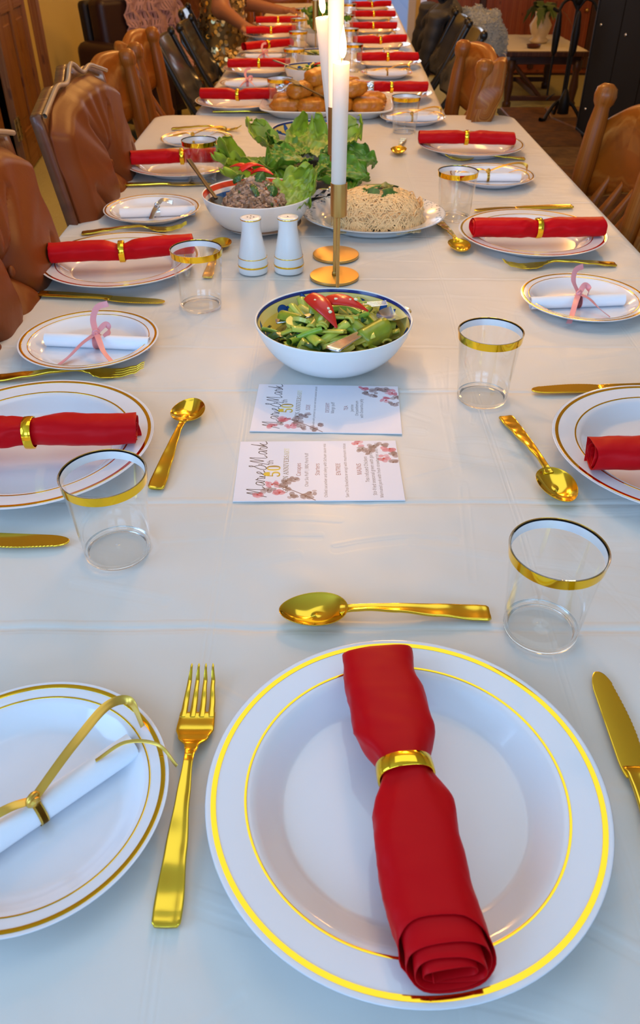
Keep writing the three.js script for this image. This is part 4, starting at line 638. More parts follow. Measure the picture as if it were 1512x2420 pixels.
// mince salad
{ const C = BM, r = rngOf(31), bits = [], cols = [[0.30, 0.19, 0.12], [0.42, 0.29, 0.20], [0.22, 0.13, 0.07], [0.36, 0.24, 0.17], [0.10, 0.16, 0.04], [0.40, 0.10, 0.03], [0.50, 0.38, 0.28]];
  for (let i = 0; i < 1500; i++) { const a = r() * 6.283, q = Math.sqrt(r()) * 0.068, y = 0.038 + 0.052 * (1 - (q / 0.068) ** 1.6) + (r() - 0.5) * 0.006, c = cols[r() < 0.8 ? Math.floor(r() * 4) : Math.floor(r() * 7)], f = 0.7 + 0.6 * r(); bits.push(paint(xf(blob(0.0032 + 0.0028 * r(), 0.5, i * 0.37, 0), C[0] - 0.002 + q * Math.cos(a), T + y, C[1] + q * Math.sin(a) * 0.92, r() * 3, r() * 6, 0, [1.4, 0.7, 1]), () => c.map((k) => k * f))); }
  const m = obj('minced_meat', bits, M.vcol); tag(m, 'heap of browned minced meat salad in the blue lined bowl', 'mince', null, 'stuff');
  mound('meat_bed', 'browned mince at the bottom of the blue lined bowl', 'mince', [C[0] + 0.004, C[1]], 0.014, 0.076, 0.044, std(lin(0.20, 0.12, 0.07), 0.6, { bumpMap: noiseBump, bumpScale: 0.004 }));
  [[-0.010, 0.103, -0.020, 0.5], [-0.030, 0.100, -0.026, 2.9], [0.012, 0.096, -0.012, -0.4]].forEach(([x, y, z, a], i) => { const c = thing('chilli_slice', ['red chilli slice on top of the mince, middle of three', 'red chilli slice on top of the mince, nearest the lettuce tip', 'red chilli slice on the mince beside the pale lettuce leaf'][i], 'chilli', [C[0] + x, T + y, C[1] + z], a, 'red chillies on the mince'); c.rotation.z = 0.1; obj('flesh', chilli(0.045, 0.011), M.vwet, c); });
  kinds.spinach_leaf(); for (const [x, y, z, a] of [[0.008, 0.096, 0.006, 1.2], [-0.034, 0.090, -0.006, 0.3], [0.0, 0.080, 0.03, 2.2], [0.03, 0.078, 0.02, 1.8]]) { const l = obj('herb_leaf', kinds.spinach_leaf().scale(0.7, 0.7, 0.7), M.vwet); l.position.set(C[0] + x, T + y, C[1] + z); l.rotation.set(0.4, a, 0.5, 'YXZ'); tag(l, 'small green herb leaf on the mince salad', 'herb leaf', 'herb leaves on the mince'); }
  server('serving_spoon', 'steel spoon handle leaning out of the mince salad bowl', [-0.252, T + 0.098, -1.600], -1.05, -0.34, null, M.darkSteel, 0.5);
}
// lettuce
function lettuceGeo(L, W, seed, light, curl = 0.3) {
  return shell((u, v) => {
    const a = (u - 0.5) * 2, out = Math.sin(Math.PI * Math.min(0.992, v * 0.80 + 0.192)) ** 0.48, e = Math.abs(a), ruf = sm(0.45, 1, e) * (0.25 + 0.75 * v) + 0.8 * sm(0.8, 1, v);
    const wv = Math.sin(v * 13 + seed + 3 * n2(v * 2, seed) + (a > 0 ? 1.3 : 0)), wt = Math.sin(a * 7 + seed), w2 = n3(a * 2.2, v * 3.5, seed), w3 = n3(a * 6, v * 8, seed + 4);
    return [v * L * (1 - 0.10 * e * e) + 0.006 * ruf * w2 + 0.004 * w3 * ruf, curl * L * (v - 0.35) ** 2 * (light ? 1 : -0.5) + W * 0.26 * e ** 1.6 + 0.009 * ruf * wv + 0.007 * sm(0.75, 1, v) * wt + 0.010 * w2 * (0.4 + ruf) + 0.0035 * w3, a * W * out * (1 + 0.05 * Math.sin(v * 24 + seed) * e)];
  }, 44, 64, 0.0009, (u, v) => { const e = Math.abs(u - 0.5) * 2, rib = Math.exp(-(e * e) / (0.010 * (1.2 - v))), vein = Math.max(0, Math.cos(v * 34 - e * 11)) ** 6, k = 0.85 + 0.3 * n2(u * 4 + seed, v * 5), pale = Math.min(1, rib * (1.15 - v) + 0.5 * light * (1 - v) ** 2 + 0.16 * vein * (1 - e)); const d = light ? [0.36, 0.54, 0.02] : [0.14, 0.36, 0.018]; return [lerp(d[0] * k, 0.60, pale * 0.85), lerp(d[1] * k, 0.66, pale * 0.85), lerp(d[2], 0.24, pale * 0.8)]; });
}
const leafShapes = [lettuceGeo(0.17, 0.070, 1, 1), lettuceGeo(0.18, 0.066, 2, 0.5), lettuceGeo(0.165, 0.066, 3, 0), lettuceGeo(0.15, 0.062, 4, 0)];
const lettuceDish = thing('lettuce_dish', 'dark blue dish under the lettuce leaves', 'dish', [-0.035, T + 0.0004, -1.77]);
obj('dish', lathe([[0, 0], [0.075, 0], [0.085, 0.004], [0.128, 0.022], [0.13, 0.025], [0.124, 0.024], [0.083, 0.007], [0, 0.006]], 64), std(lin(0.02, 0.035, 0.10), 0.2), lettuceDish);
[ // x, y, z, turn, pitch, roll, shape, scale, label tail
  [-0.015, 0.045, -1.765, 2.95, 0.02, 0.20, 0, 1.05, 'long pale leaf pointing left towards the tumbler'],
  [-0.010, 0.050, -1.850, 2.45, 0.22, 0.25, 1, 0.95, 'ruffled leaf spread at the back left'],
  [-0.025, 0.040, -1.730, -2.80, 0.04, -0.20, 1, 0.85, 'leaf above the rim of the mince bowl'],
  [0.020, 0.055, -1.860, 1.60, 0.20, 0.15, 0, 0.85, 'pale leaf heart lying in the middle'],
  [0.020, 0.055, -1.775, -1.85, -0.12, 0.1, 2, 0.85, 'dark leaf hanging forward below the candle'],
  [0.035, 0.060, -1.830, 0.75, 0.15, -0.15, 0, 0.9, 'light leaf rising behind the candle'],
  [0.030, 0.050, -1.765, -0.40, 0.06, 0.30, 2, 0.80, 'dark green leaf pointing right past the candle'],
  [0.050, 0.045, -1.810, 0.20, 0.16, 0.45, 3, 0.85, 'rounded green leaf beyond the candle on the right'],
  [0.005, 0.072, -1.790, -2.3, 0.08, -0.25, 3, 0.75, 'crinkled leaf in the centre of the pile'],
  [-0.010, 0.072, -1.820, 2.1, 0.14, 0.3, 2, 0.75, 'dark leaf on top of the pile'],
  [0.050, 0.045, -1.760, -1.15, -0.10, -0.2, 3, 0.9, 'dark leaf drooping towards the noodle platter'],
  [-0.045, 0.042, -1.800, 3.35, 0.06, 0.0, 1, 0.85, 'leaf lying low at the left of the pile']].forEach(([x, y, z, a, pit, roll, k, s, lab]) => {
  const m = obj('lettuce_leaf', leafShapes[k], M.leaf); m.position.set(x - 0.042, T + y - 0.006, z + 0.03); m.rotation.set(roll, a, pit * 0.8, 'YZX'); m.scale.setScalar(s * 0.93); tag(m, 'lettuce ' + lab, 'lettuce leaf', 'lettuce leaves in the pile'); });
{ const m = obj('lettuce_leaf', lettuceGeo(0.105, 0.044, 9, 1, 0.2), M.leaf); m.position.set(-0.080, T + 0.042, -1.455); m.rotation.set(0.25, 0.72, 0.42, 'YZX'); tag(m, 'bright yellow green lettuce leaf tucked into the mince bowl', 'lettuce leaf'); }

// noodles
{ const C = [0.1018, -1.519], t = thing('noodle_platter', 'oval white platter with blue lace border under the noodles', 'platter', [C[0], T + 0.0004, C[1]]);
  const lace = canvas(2048, 256, (g, w, h) => { g.fillStyle = '#e9e6e2'; g.fillRect(0, 0, w, h); const r = rngOf(17); g.fillStyle = '#5a5248'; g.fillRect(0, 0, w, 8);
    for (let i = 0; i < 46; i++) { const x = (i + 0.5) / 46 * w, dk = i % 4 < 2 ? '#4c5666' : '#9aa2aa'; g.strokeStyle = dk; g.fillStyle = dk; g.lineWidth = 4; for (let k = 0; k < 3; k++) { g.beginPath(); g.arc(x + (k - 1) * 13, 34 + (k % 2) * 14, 11, 0, 6.3); g.stroke(); } g.globalAlpha = 0.8; for (let k = 0; k < 7; k++) { g.beginPath(); g.ellipse(x + (r() - 0.5) * 40, 60 + r() * 70, 3 + 7 * r(), 2 + 4 * r(), r() * 3, 0, 6.3); g.fill(); } g.globalAlpha = 1; } });
  lace.flipY = true;
  const prof = [[0, 0.005], [0.086, 0.005], [0.094, 0.008], [0.104, 0.017], [0.132, 0.0245], [0.1345, 0.0248]];
  obj('dish', xf(lathe([...prof, [0.135, 0.0236], [0.131, 0.0225], [0.102, 0.0135], [0.09, 0.003], [0.088, 0], [0, 0]], 96), 0, 0, 0, 0, 0, 0, [1, 1, 0.92]), M.china, t);
  obj('lace_border', xf(lathe([[0.0945, 0.0087], [0.104, 0.0174], [0.132, 0.0249], [0.1342, 0.0252]], 96), 0, 0.0001, 0, 0, 0, 0, [1, 1, 0.92]), std(0xffffff, 0.13, { map: lace }), t);
  const r = rngOf(88), hN = (x, z) => 0.006 + 0.055 * Math.max(0, 1 - (Math.abs((x - 0.006) / 0.084) ** 2.6 + Math.abs(z / 0.078) ** 2.4)) ** 0.36, strands = [];
  for (let i = 0; i < 460; i++) { let x = 0.006 + (r() - 0.5) * 0.15, z = (r() - 0.5) * 0.14, a = r() * 6.28, da = (r() - 0.5) * 1.2; const pts = []; for (let k = 0; k < 9; k++) { const inside = Math.abs((x - 0.006) / 0.084) ** 2.6 + Math.abs(z / 0.078) ** 2.4; if (inside > 1) { a += 2.2; } pts.push([C[0] + Math.max(-0.08, Math.min(0.094, x)), T + hN(Math.max(-0.077, Math.min(0.088, x)), Math.max(-0.077, Math.min(0.077, z))) + 0.0012 + r() * 0.003, C[1] + Math.max(-0.08, Math.min(0.08, z))]); a += da + (r() - 0.5) * 0.7; x += 0.008 * Math.cos(a); z += 0.008 * Math.sin(a); } const f = 0.85 + 0.3 * r(); strands.push(paint(tube(pts, 0.00105, 26, 5), () => [0.80 * f, 0.55 * f, 0.26 * f])); }
  for (let i = 0; i < 260; i++) { const f0 = r() * 6.28, df = 0.25 + 0.5 * r(), pts = [], y0 = 0.004 + 0.030 * r(), s = r() < 0.5 ? 1 : -1; for (let k = 0; k < 7; k++) { const a = f0 + s * df * k / 6, c = Math.cos(a), q = Math.sin(a), e = 0.985 / (Math.abs(c) ** 2.5 + Math.abs(q) ** 2.5) ** 0.4; pts.push([C[0] + 0.006 + 0.086 * e * c, T + Math.max(0.007, y0 + 0.012 * Math.sin(k * 0.9 + i) + 0.003 * r()), C[1] + 0.080 * e * q]); } const f = 0.85 + 0.3 * r(); strands.push(paint(tube(pts, 0.00105, 20, 5), () => [0.80 * f, 0.55 * f, 0.26 * f])); }
  tag(obj('noodles', strands, M.vcol), 'mound of thin pale noodles on the oval platter', 'noodles', null, 'stuff');
  tag(obj('noodle_bed', grid((u, v) => { const a = u * 6.28318, k = 1 - (1 - v) ** 2.2, x = 0.006 + 0.0835 * k * Math.cos(a), z = 0.0775 * k * Math.sin(a); return [C[0] + x, T + hN(x, z), C[1] + z]; }, 64, 24), std(lin(0.78, 0.52, 0.24), 0.6, { bumpMap: noiseBump, bumpScale: 0.002 })), 'packed noodles inside the mound on the oval platter', 'noodles', null, 'stuff');
  const cor = thing('coriander_sprig', 'green coriander sprig on top of the noodles', 'herb', [C[0] + 0.006, T + 0.0665, C[1] - 0.005], 0.3); cor.scale.setScalar(1.45); const rr = rngOf(8);
  for (let k = 0; k < 7; k++) { const a = k * 0.9 + 0.4, d = k ? 0.017 : 0, s = 0.022; obj('leaflet', shell((u, v) => { const q = (u - 0.5) * 2, lob = 1 + 0.22 * Math.sin(v * 19); return [d * Math.cos(a) + Math.cos(a) * v * s - Math.sin(a) * q * 0.011 * Math.sin(Math.PI * Math.min(0.95, v * 0.85 + 0.12)) * lob, 0.004 * Math.sin(v * 4 + k) - 0.012 * (d / 0.017) * v, (d * Math.sin(a) + Math.sin(a) * v * s + Math.cos(a) * q * 0.011 * Math.sin(Math.PI * Math.min(0.95, v * 0.85 + 0.12)) * lob)]; }, 6, 16, 0.0006, (u) => { const f = Math.abs(u - 0.5) < 0.08 ? 1.5 : 0.9 + 0.2 * rr(); return [0.055 * f, 0.15 * f, 0.02 * f]; }), M.leaf, cor); }
  obj('stem', tube([[-0.03, -0.006, 0.006], [-0.01, 0.001, 0.002], [0.015, 0.003, 0]], 0.001, 12, 6), std(lin(0.12, 0.25, 0.04), 0.5), cor);
  const tg = thing('serving_tongs', 'shiny steel tongs standing in the noodles behind the candlestick', 'tongs', [0.022, T + 0.02, -1.500], 1.9);
  for (const s of [-1, 1]) obj('arm', [bar([[0, 0.006, 0.050, 0.0015, 0.004 * s], [0.02, 0.007, 0.046, 0.0015, 0.010 * s], [0.07, 0.007, 0.024, 0.0015, 0.012 * s], [0.10, 0.011, 0.010, 0.0015, 0.012 * s]], span(0, 0.10, 24), 0, 0.7)], M.silver, tg);
  obj('hinge', bx(0.008, 0.010, 0.014, -0.001, 0.050, 0, 0.002), M.silver, tg);
}
// pastries
{ const C = [0.0205, -2.565], t = thing('pastry_platter', 'white rounded rectangular platter under the golden pastries', 'platter', [C[0], T + 0.0004, C[1]], -0.03);
  const ring = (w, d, y, r) => Array.from({ length: 64 }, (_, k) => { const a = k / 64 * 6.28318; return [w * supE(Math.cos(a), 0.42), y, d * supE(Math.sin(a), 0.42)]; });
  obj('dish', loft([ring(0.15, 0.10, 0), ring(0.155, 0.105, 0.002), ring(0.176, 0.125, 0.016), ring(0.195, 0.145, 0.024), ring(0.195, 0.145, 0.027), ring(0.190, 0.140, 0.027), ring(0.17, 0.12, 0.018), ring(0.152, 0.102, 0.006)]), M.china, t);
  obj('foil_liner', grid((u, v) => [-0.16 + 0.30 * u, 0.030 + 0.03 * v + 0.006 * n2(u * 14, v * 9), -0.105 - 0.02 * v + 0.006 * n2(u * 9, 4 + v * 12)], 40, 12), M.silver, t);
  const crust = mottle('#bc6c14', ['#dc9226', '#8a4608', '#cf8420', '#e8b048'], 55, 512, 1800, 18), mat = std(0xffffff, 0.35, { map: crust, bumpMap: noiseBump, bumpScale: 0.0012 });
  const puff = (L, W, H, s) => loft(span(-1, 1, 14).map((q) => { const k = Math.sqrt(Math.max(0.02, 1 - Math.abs(q) ** 3.2)); return Array.from({ length: 24 }, (_, i) => { const a = i / 24 * 6.28318, c = supE(Math.cos(a), 0.7), sn = supE(Math.sin(a), 0.75), f = 1 + 0.07 * n3(q * 2 + s, c * 1.5, sn * 1.5) - 0.04 * Math.max(0, Math.sin(q * 12)); return [q * L * f, H * (sn * k * f) + H, W * c * k * f]; }); }), 0.3);
  const shapes = [puff(0.052, 0.034, 0.019, 1), puff(0.046, 0.036, 0.021, 2), puff(0.040, 0.034, 0.022, 3)];
  const spots = [[-0.115, 0.010, 0.055, 0.1], [-0.045, 0.010, 0.065, 0.2], [0.035, 0.010, 0.062, -0.1], [0.115, 0.010, 0.050, 0.15], [-0.115, 0.010, -0.015, 0.2], [-0.03, 0.010, -0.01, 0.0], [0.055, 0.010, -0.012, 0.1], [0.13, 0.010, -0.02, -0.1], [-0.075, 0.044, 0.040, 0.35], [0.005, 0.048, 0.030, -0.3], [0.075, 0.046, 0.032, 0.25], [-0.03, 0.050, -0.03, 0.4], [0.05, 0.050, -0.035, -0.2], [-0.02, 0.076, 0.01, 0.45]];
  spots.forEach(([x, y, z, a], i) => { const m = obj('pastry', shapes[i % 3], mat); m.position.set(C[0] + x, T + y, C[1] + z); m.rotation.set(i % 2 ? 0.08 : -0.05, a, i > 7 ? 0.18 : 0, 'YXZ'); const w = ['leftmost', 'second from the left', 'third from the left', 'rightmost']; tag(m, i < 4 ? 'golden baked pastry in the front row of the platter, ' + w[i] : i < 8 ? 'golden baked pastry in the back row of the platter, ' + w[i - 4] : i < 11 ? 'golden baked pastry on the upper front layer, ' + ['left', 'middle', 'right'][i - 8] + ' of three' : i < 13 ? 'golden baked pastry on the upper back layer, ' + ['left', 'right'][i - 11] + ' of two' : 'golden baked pastry topmost of the heap on the platter', 'pastry', 'golden pastries on the platter'); });
  server('serving_fork', 'dark steel serving fork handle leaning on the pastries', [0.030, T + 0.062, -2.400], 2.3, 0.16, null, M.darkSteel, 0.6);
}
// salads in the other bowls
[[BY, 'yellow bowl behind the lettuce', 'salad behind the lettuce'], [[-0.02, -2.98], 'nearer far-table bowl', 'nearer far table salad'], [[0.0, -3.32], 'farther far-table bowl', 'farther far table salad']].forEach(([C, w, g], i) => {
  mound('salad_bed', 'chopped green salad filling the ' + w, 'salad', C, 0.028, 0.082, 0.022, greenBase);
  heap([['spinach_leaf', 10, 'dark green leaf in the ' + w], ['celery_stick', 14 - i * 3, 'pale celery stick in the ' + w], ['cucumber_slice', 6, 'cucumber slice in the ' + w], ['green_bean', 6, 'green bean in the ' + w]], C, 0.036, '', g, 0.068, 0.024);
  const c = thing('chilli_slice', 'red chilli slice on the salad in the ' + w, 'chilli', [C[0] + 0.03, T + 0.066, C[1] + 0.01], -0.4); obj('flesh', chilli(0.06, 0.013), M.vwet, c);
  server('serving_spoon', 'steel serving spoon handle leaning out of the ' + w, [C[0] + [0.075, -0.135, -0.115][i], T + 0.085, C[1] + [-0.07, 0.03, 0.02][i]], [2.6, -0.2, -0.1][i], -0.28, null, M.darkSteel, 0.7);
});
{ const d = thing('lettuce_dish', 'glass dish of lettuce in the middle of the far table', 'dish', [0.015, T + 0.0004, -3.98]);
  obj('dish', lathe([[0, 0], [0.06, 0], [0.09, 0.03], [0.11, 0.06], [0.107, 0.06], [0.087, 0.032], [0.058, 0.004], [0, 0.004]], 48), M.china, d);
  for (let k = 0; k < 9; k++) { const m = obj('lettuce_leaf', leafShapes[2 + k % 2], M.leaf); m.position.set(0.015, T + 0.05, -3.98); m.rotation.set(pr(-0.3, 0.3), k * 0.7, 0.55 + 0.25 * (k % 3), 'YZX'); m.scale.setScalar(0.8); tag(m, 'dark lettuce leaf in the glass dish on the far table', 'lettuce leaf', 'far table lettuce leaves'); } }

// ---------- shakers and candles ----------
[[-0.1105, -1.274, 'white china shaker with gold bands, left of the pair', 4], [-0.0515, -1.277, 'white china shaker with gold bands, nearest the candlesticks', 1]].forEach(([x, z, label, holes]) => {
  const t = thing('salt_shaker', label, 'shaker', [x, T + 0.0004, z], 0, 'china salt and pepper shakers');
  obj('body', lathe([[0, 0], [0.0225, 0], [0.0242, 0.002], [0.0248, 0.008], [0.0246, 0.018], [0.0222, 0.034], [0.0172, 0.058], [0.0152, 0.072], [0.0158, 0.082], [0.0168, 0.0865], [0.0166, 0.0880], [0.012, 0.0885], [0, 0.0882]], 56), M.china, t);
  for (const [y, w, r] of [[0.0125, 0.0014, 0.02500], [0.0260, 0.0006, 0.02385], [0.0862, 0.0008, 0.01690]]) obj('gold_band', lathe([[r - 0.0006, y - w], [r, y - w], [r + 0.00005, y + w], [r - 0.0006, y + w]], 56), M.goldFoil, t);
  const hs = []; for (let k = 0; k < holes; k++) hs.push(new THREE.CylinderGeometry(0.0011, 0.0011, 0.0006, 10).translate(holes > 1 ? 0.005 * Math.cos(k * 1.57) : 0, 0.0887, holes > 1 ? 0.005 * Math.sin(k * 1.57) : 0)); obj('hole', hs, M.black, t);
});
function candlestick(x, z, cupY, cupH, label) {
  const t = thing('candlestick', label, 'candlestick', [x, T + 0.0004, z], 0, 'brass candlesticks on the tables');
  obj('base', lathe([[0, 0], [0.0392, 0], [0.0400, 0.001], [0.0400, 0.0042], [0.0392, 0.005], [0.004, 0.0052], [0, 0.0052]], 64), M.brass, t);
  obj('stem', lathe([[0, 0.005], [0.0040, 0.005], [0.0040, 0.0095], [0.0026, 0.0105], [0.0026, cupY], [0, cupY]], 24), M.brass, t);
  obj('cup', lathe([[0, cupY], [0.0112, cupY], [0.0118, cupY + 0.0008], [0.0118, cupY + cupH - 0.0004], [0.0115, cupY + cupH], [0.0108, cupY + cupH], [0.0106, cupY + 0.003], [0, cupY + 0.003]], 40), M.brass, t);
  return t;
}
function candle(x, y, z, H, rb, rt, lean, label, lit2 = true) {
  const t = thing('candle', label, 'candle', [x, y, z], 0, 'white taper candles'); t.rotation.set(lean[1], 0, -lean[0]);
  obj('wax', lathe([[0, 0], [rb, 0], [lerp(rb, rt, 0.5), H * 0.5], [rt, H - 0.0025], [rt - 0.0008, H], [rt * 0.62, H - 0.0025], [rt * 0.3, H - 0.0038], [0, H - 0.0040]], 36), M.wax, t);
  obj('wick', tube([[0, H - 0.004, 0], [0.0004, H + 0.003, 0], [0.0018, H + 0.0075, 0]], 0.0007, 8, 6), M.wick, t);
  if (lit2) { obj('flame', lathe([[0, 0.0], [0.0022, 0.001], [0.0040, 0.005], [0.0047, 0.010], [0.0042, 0.017], [0.0028, 0.025], [0.0012, 0.032], [0, 0.037]], 20).translate(0.0016, H + 0.004, 0), M.flame, t);
    const p = new THREE.PointLight(new THREE.Color(1, 0.52, 0.15), 0.20, 0, 2); t.updateMatrixWorld(); p.position.copy(V(0.0016, H + 0.014, 0).applyMatrix4(t.matrixWorld)); p.castShadow = true; p.shadow.radius = 0.25; scene.add(p); }
  return t;
}
candlestick(0.0265, -1.147, 0.129, 0.045, 'short brass candlestick hidden behind the nearest bowl, nearest of three');
candle(0.0255, T + 0.132, -1.147, 0.190, 0.0102, 0.0108, [0.010, 0], 'white candle with the lowest flame, nearest of three');
candlestick(0.0234, -1.247, 0.188, 0.064, 'tall brass candlestick with its round base in plain view, middle of three');
candle(0.0225, T + 0.20, -1.247, 0.26, 0.0104, 0.0110, [-0.006, 0], 'tallest white candle rising out of the picture, middle of three');
candlestick(0.0275, -1.347, 0.155, 0.055, 'brass candlestick with its base behind the others, farthest of three');
candle(0.0265, T + 0.170, -1.347, 0.184, 0.0100, 0.0106, [-0.125, 0], 'white candle leaning left behind the tall one');
candlestick(-0.018, -3.72, 0.09, 0.10, 'brass candlestick standing on the far table before the lettuce dish');
candle(-0.018, T + 0.17, -3.72, 0.22, 0.0104, 0.011, [0, 0], 'white candle on the far table before the lettuce dish');
// ---------- chairs ----------
// each faces +x; origin on the floor under the seat centre
function buildPineChair(t, droop = 0) {
  const post = [[0, 0.019], [0.06, 0.022], [0.08, 0.026], [0.10, 0.021], [0.30, 0.026], [0.36, 0.028], [0.375, 0.031], [0.39, 0.026], [0.44, 0.021], [0.52, 0.027], [0.60, 0.024], [0.68, 0.021], [0.70, 0.026], [0.712, 0.022], [0.80, 0.025], [0.90, 0.023], [0.945, 0.018], [0.955, 0.024], [0.972, 0.027], [0.99, 0.024], [1, 0.012]];
  obj('seat', xf(bx(0.42, 0.036, 0.44, 0, 0, 0, 0.016), 0, 0.445, 0), M.pine, t);
  for (const s of [-1, 1]) {
    obj('back_post', turned([-0.165, 0, 0.185 * s], [-0.265, 0.90, 0.205 * s], post), M.pine, t);
    obj('leg', turned([0.165, 0, 0.175 * s], [0.155, 0.43, 0.165 * s], [[0, 0.016], [0.1, 0.024], [0.15, 0.019], [0.5, 0.028], [0.8, 0.02], [0.85, 0.027], [1, 0.024]]), M.pine, t);
  }
  obj('stretcher', [rod([0.16, 0.15, -0.17], [0.16, 0.15, 0.17], 0.013), rod([-0.19, 0.2, -0.17], [0.16, 0.2, -0.17], 0.012), rod([-0.19, 0.2, 0.17], [0.16, 0.2, 0.17], 0.012)], M.pine, t);
  const crest = (z) => { const q = Math.abs(z) / 0.245; return [-0.270 - 0.055 * (1 - q * q), 0.70 + 0.03 * q ** 4 - droop * q ** 1.6, 0.905 + droop * 0.1 - droop * q ** 1.6 - 0.055 * Math.exp(-(z * z) / 0.006) - 0.010 * q - 0.06 * sm(0.85, 1, q), 0.017 + 0.013 * q * q * sm(0, 0.9, q)]; };
  obj('crest_rail', loft(span(-0.245, 0.245, 44).map((z) => { const [x, y0, y1, th] = crest(z); return Array.from({ length: 24 }, (_, k) => { const a = k / 24 * 6.28318, sy = supE(Math.sin(a), 0.55); return [x - 0.014 * sy + th * supE(Math.cos(a), 0.7) * (1 + 0.35 * Math.max(0, sy)), (y0 + y1) / 2 + (y1 - y0) / 2 * sy, z]; }); })), M.pine, t);
  for (let k = -2; k <= 2; k++) { const z = k * 0.066, x1 = crest(z)[0] + 0.01; obj('spindle', turned([-0.155, 0.455, z * 0.9], [x1, 0.725, z], [[0, 0.008], [0.25, 0.012], [0.3, 0.015], [0.35, 0.011], [0.6, 0.015], [0.9, 0.009], [1, 0.008]], 14), M.pine, t); }
}
const pineChair = (x, z, turn, label) => make('pine', 'wooden_chair', label, 'chair', [x, 0, z], turn, 'turned pine dining chairs', buildPineChair);
pineChair(-0.315, -2.48, 0, 'pine chair with curved crest rail behind the tufted leather chair, nearer of two');
pineChair(-0.325, -3.04, 0.04, 'pine chair with turned posts beside the black folding chairs, farther of two');
pineChair(0.195, -2.68, Math.PI, 'pine chair with curved crest rail beside the far table on the right');
make('spindle', 'wooden_chair', 'pine spindle chair cut by the right edge beside the near table', 'chair', [0.420, 0, -1.885], Math.PI, 'turned pine dining chairs', (t) => buildPineChair(t, 0.10));
pineChair(-0.26, -6.22, -Math.PI / 2 + 0.1, 'pine chair at the far head of the long table');

function buildTufted(t) {
  const H0 = 0.44, prof = (z) => 0.970 + 0.013 * Math.cos(z * 42) * Math.exp(-z * z / 0.012) - 0.034 * (Math.abs(z) / 0.25) ** 2, xb = (y) => -0.21 - 0.16 * (y - H0);
  const frame = (off, inset) => (u, v) => { const z = (u - 0.5) * (0.5 - inset), y = lerp(H0 - 0.02, inset ? 0.955 - 0.05 * (Math.abs(z) / 0.235) ** 3 : prof(z), v); return [xb(y) + off, y, z]; };
  obj('back_frame', shell((u, v) => frame(-0.014, 0)(u, v), 40, 20, 0.020), M.frameWood, t);
  const btn = [[0, 0.80], [-0.09, 0.70], [0.09, 0.70], [0, 0.60], [-0.09, 0.50], [0.09, 0.50]];
  obj('upholstery', shell((u, v) => {
    const q = frame(0, 0.024)(u, v), z = q[2], y = q[1], e = Math.min(u, 1 - u, v + 0.2, 1 - v); let d = 0.030 * sm(0, 0.05, e) + 0.014 * sm(0, 0.3, e) - 0.006, groove = 0;
    for (const [bz, by] of btn) { const k = Math.hypot(z - bz, y - by); d -= 0.030 * Math.exp(-k * k / 0.0012); for (const [sz, sy] of [[0.669, 0.743], [-0.669, 0.743]]) for (const sg of [1, -1]) { const along = ((z - bz) * sz + (y - by) * sy) * sg, across = Math.abs((z - bz) * sy - (y - by) * sz); if (along > 0 && along < 0.135) groove = Math.max(groove, Math.exp(-across * across / 0.00008) * Math.min(1, (0.15 - along) / 0.05)); } }
    d -= 0.013 * groove;
    const pl = Math.atan2(z, y - 0.78); if (y > 0.80) d -= 0.004 * (0.5 + 0.5 * Math.cos(pl * 15)) * sm(0.80, 0.85, y) * (1 - sm(0.93, 0.97, y));
    return [q[0] + d, y, z];
  }, 90, 100, 0.012), M.leather, t);
  obj('button', btn.map(([z, y]) => xf(new THREE.SphereGeometry(0.009, 12, 8), xb(y) + 0.024, y, z, 0, 0, 0, [0.6, 1, 1])), M.leather, t);
  obj('piping', tube(span(0, 1, 24).map((u) => { const q = frame(0.004, 0)(u, 1); return [q[0], q[1] + 0.002, q[2]]; }), 0.0045, 60, 8), std(lin(0.36, 0.24, 0.15), 0.3), t);
  obj('seat', bx(0.44, 0.11, 0.48, 0.02, 0.42, 0, 0.045), M.leather, t);
  obj('seat_frame', bx(0.44, 0.06, 0.48, 0.01, 0.345, 0, 0.008), M.frameWood, t);
  for (const s of [-1, 1]) { obj('leg', turned([0.2, 0, 0.2 * s], [0.2, 0.32, 0.2 * s], [[0, 0.016], [0.3, 0.02], [0.8, 0.028], [1, 0.03]]), M.frameWood, t); obj('leg', turned([-0.25, 0, 0.21 * s], [-0.2, 0.34, 0.21 * s], [[0, 0.018], [0.5, 0.022], [1, 0.026]]), M.frameWood, t); }
}
make('tufted', 'leather_chair', 'brown button-tufted leather dining chair with arched wooden frame by the door', 'chair', [-0.200, 0, -1.77], 0, 'tufted leather dining chairs', buildTufted);
make('tufted', 'leather_chair', 'brown tufted leather dining chair cut by the left edge of the picture', 'chair', [-0.215, 0, -1.14], 0.0, 'tufted leather dining chairs');

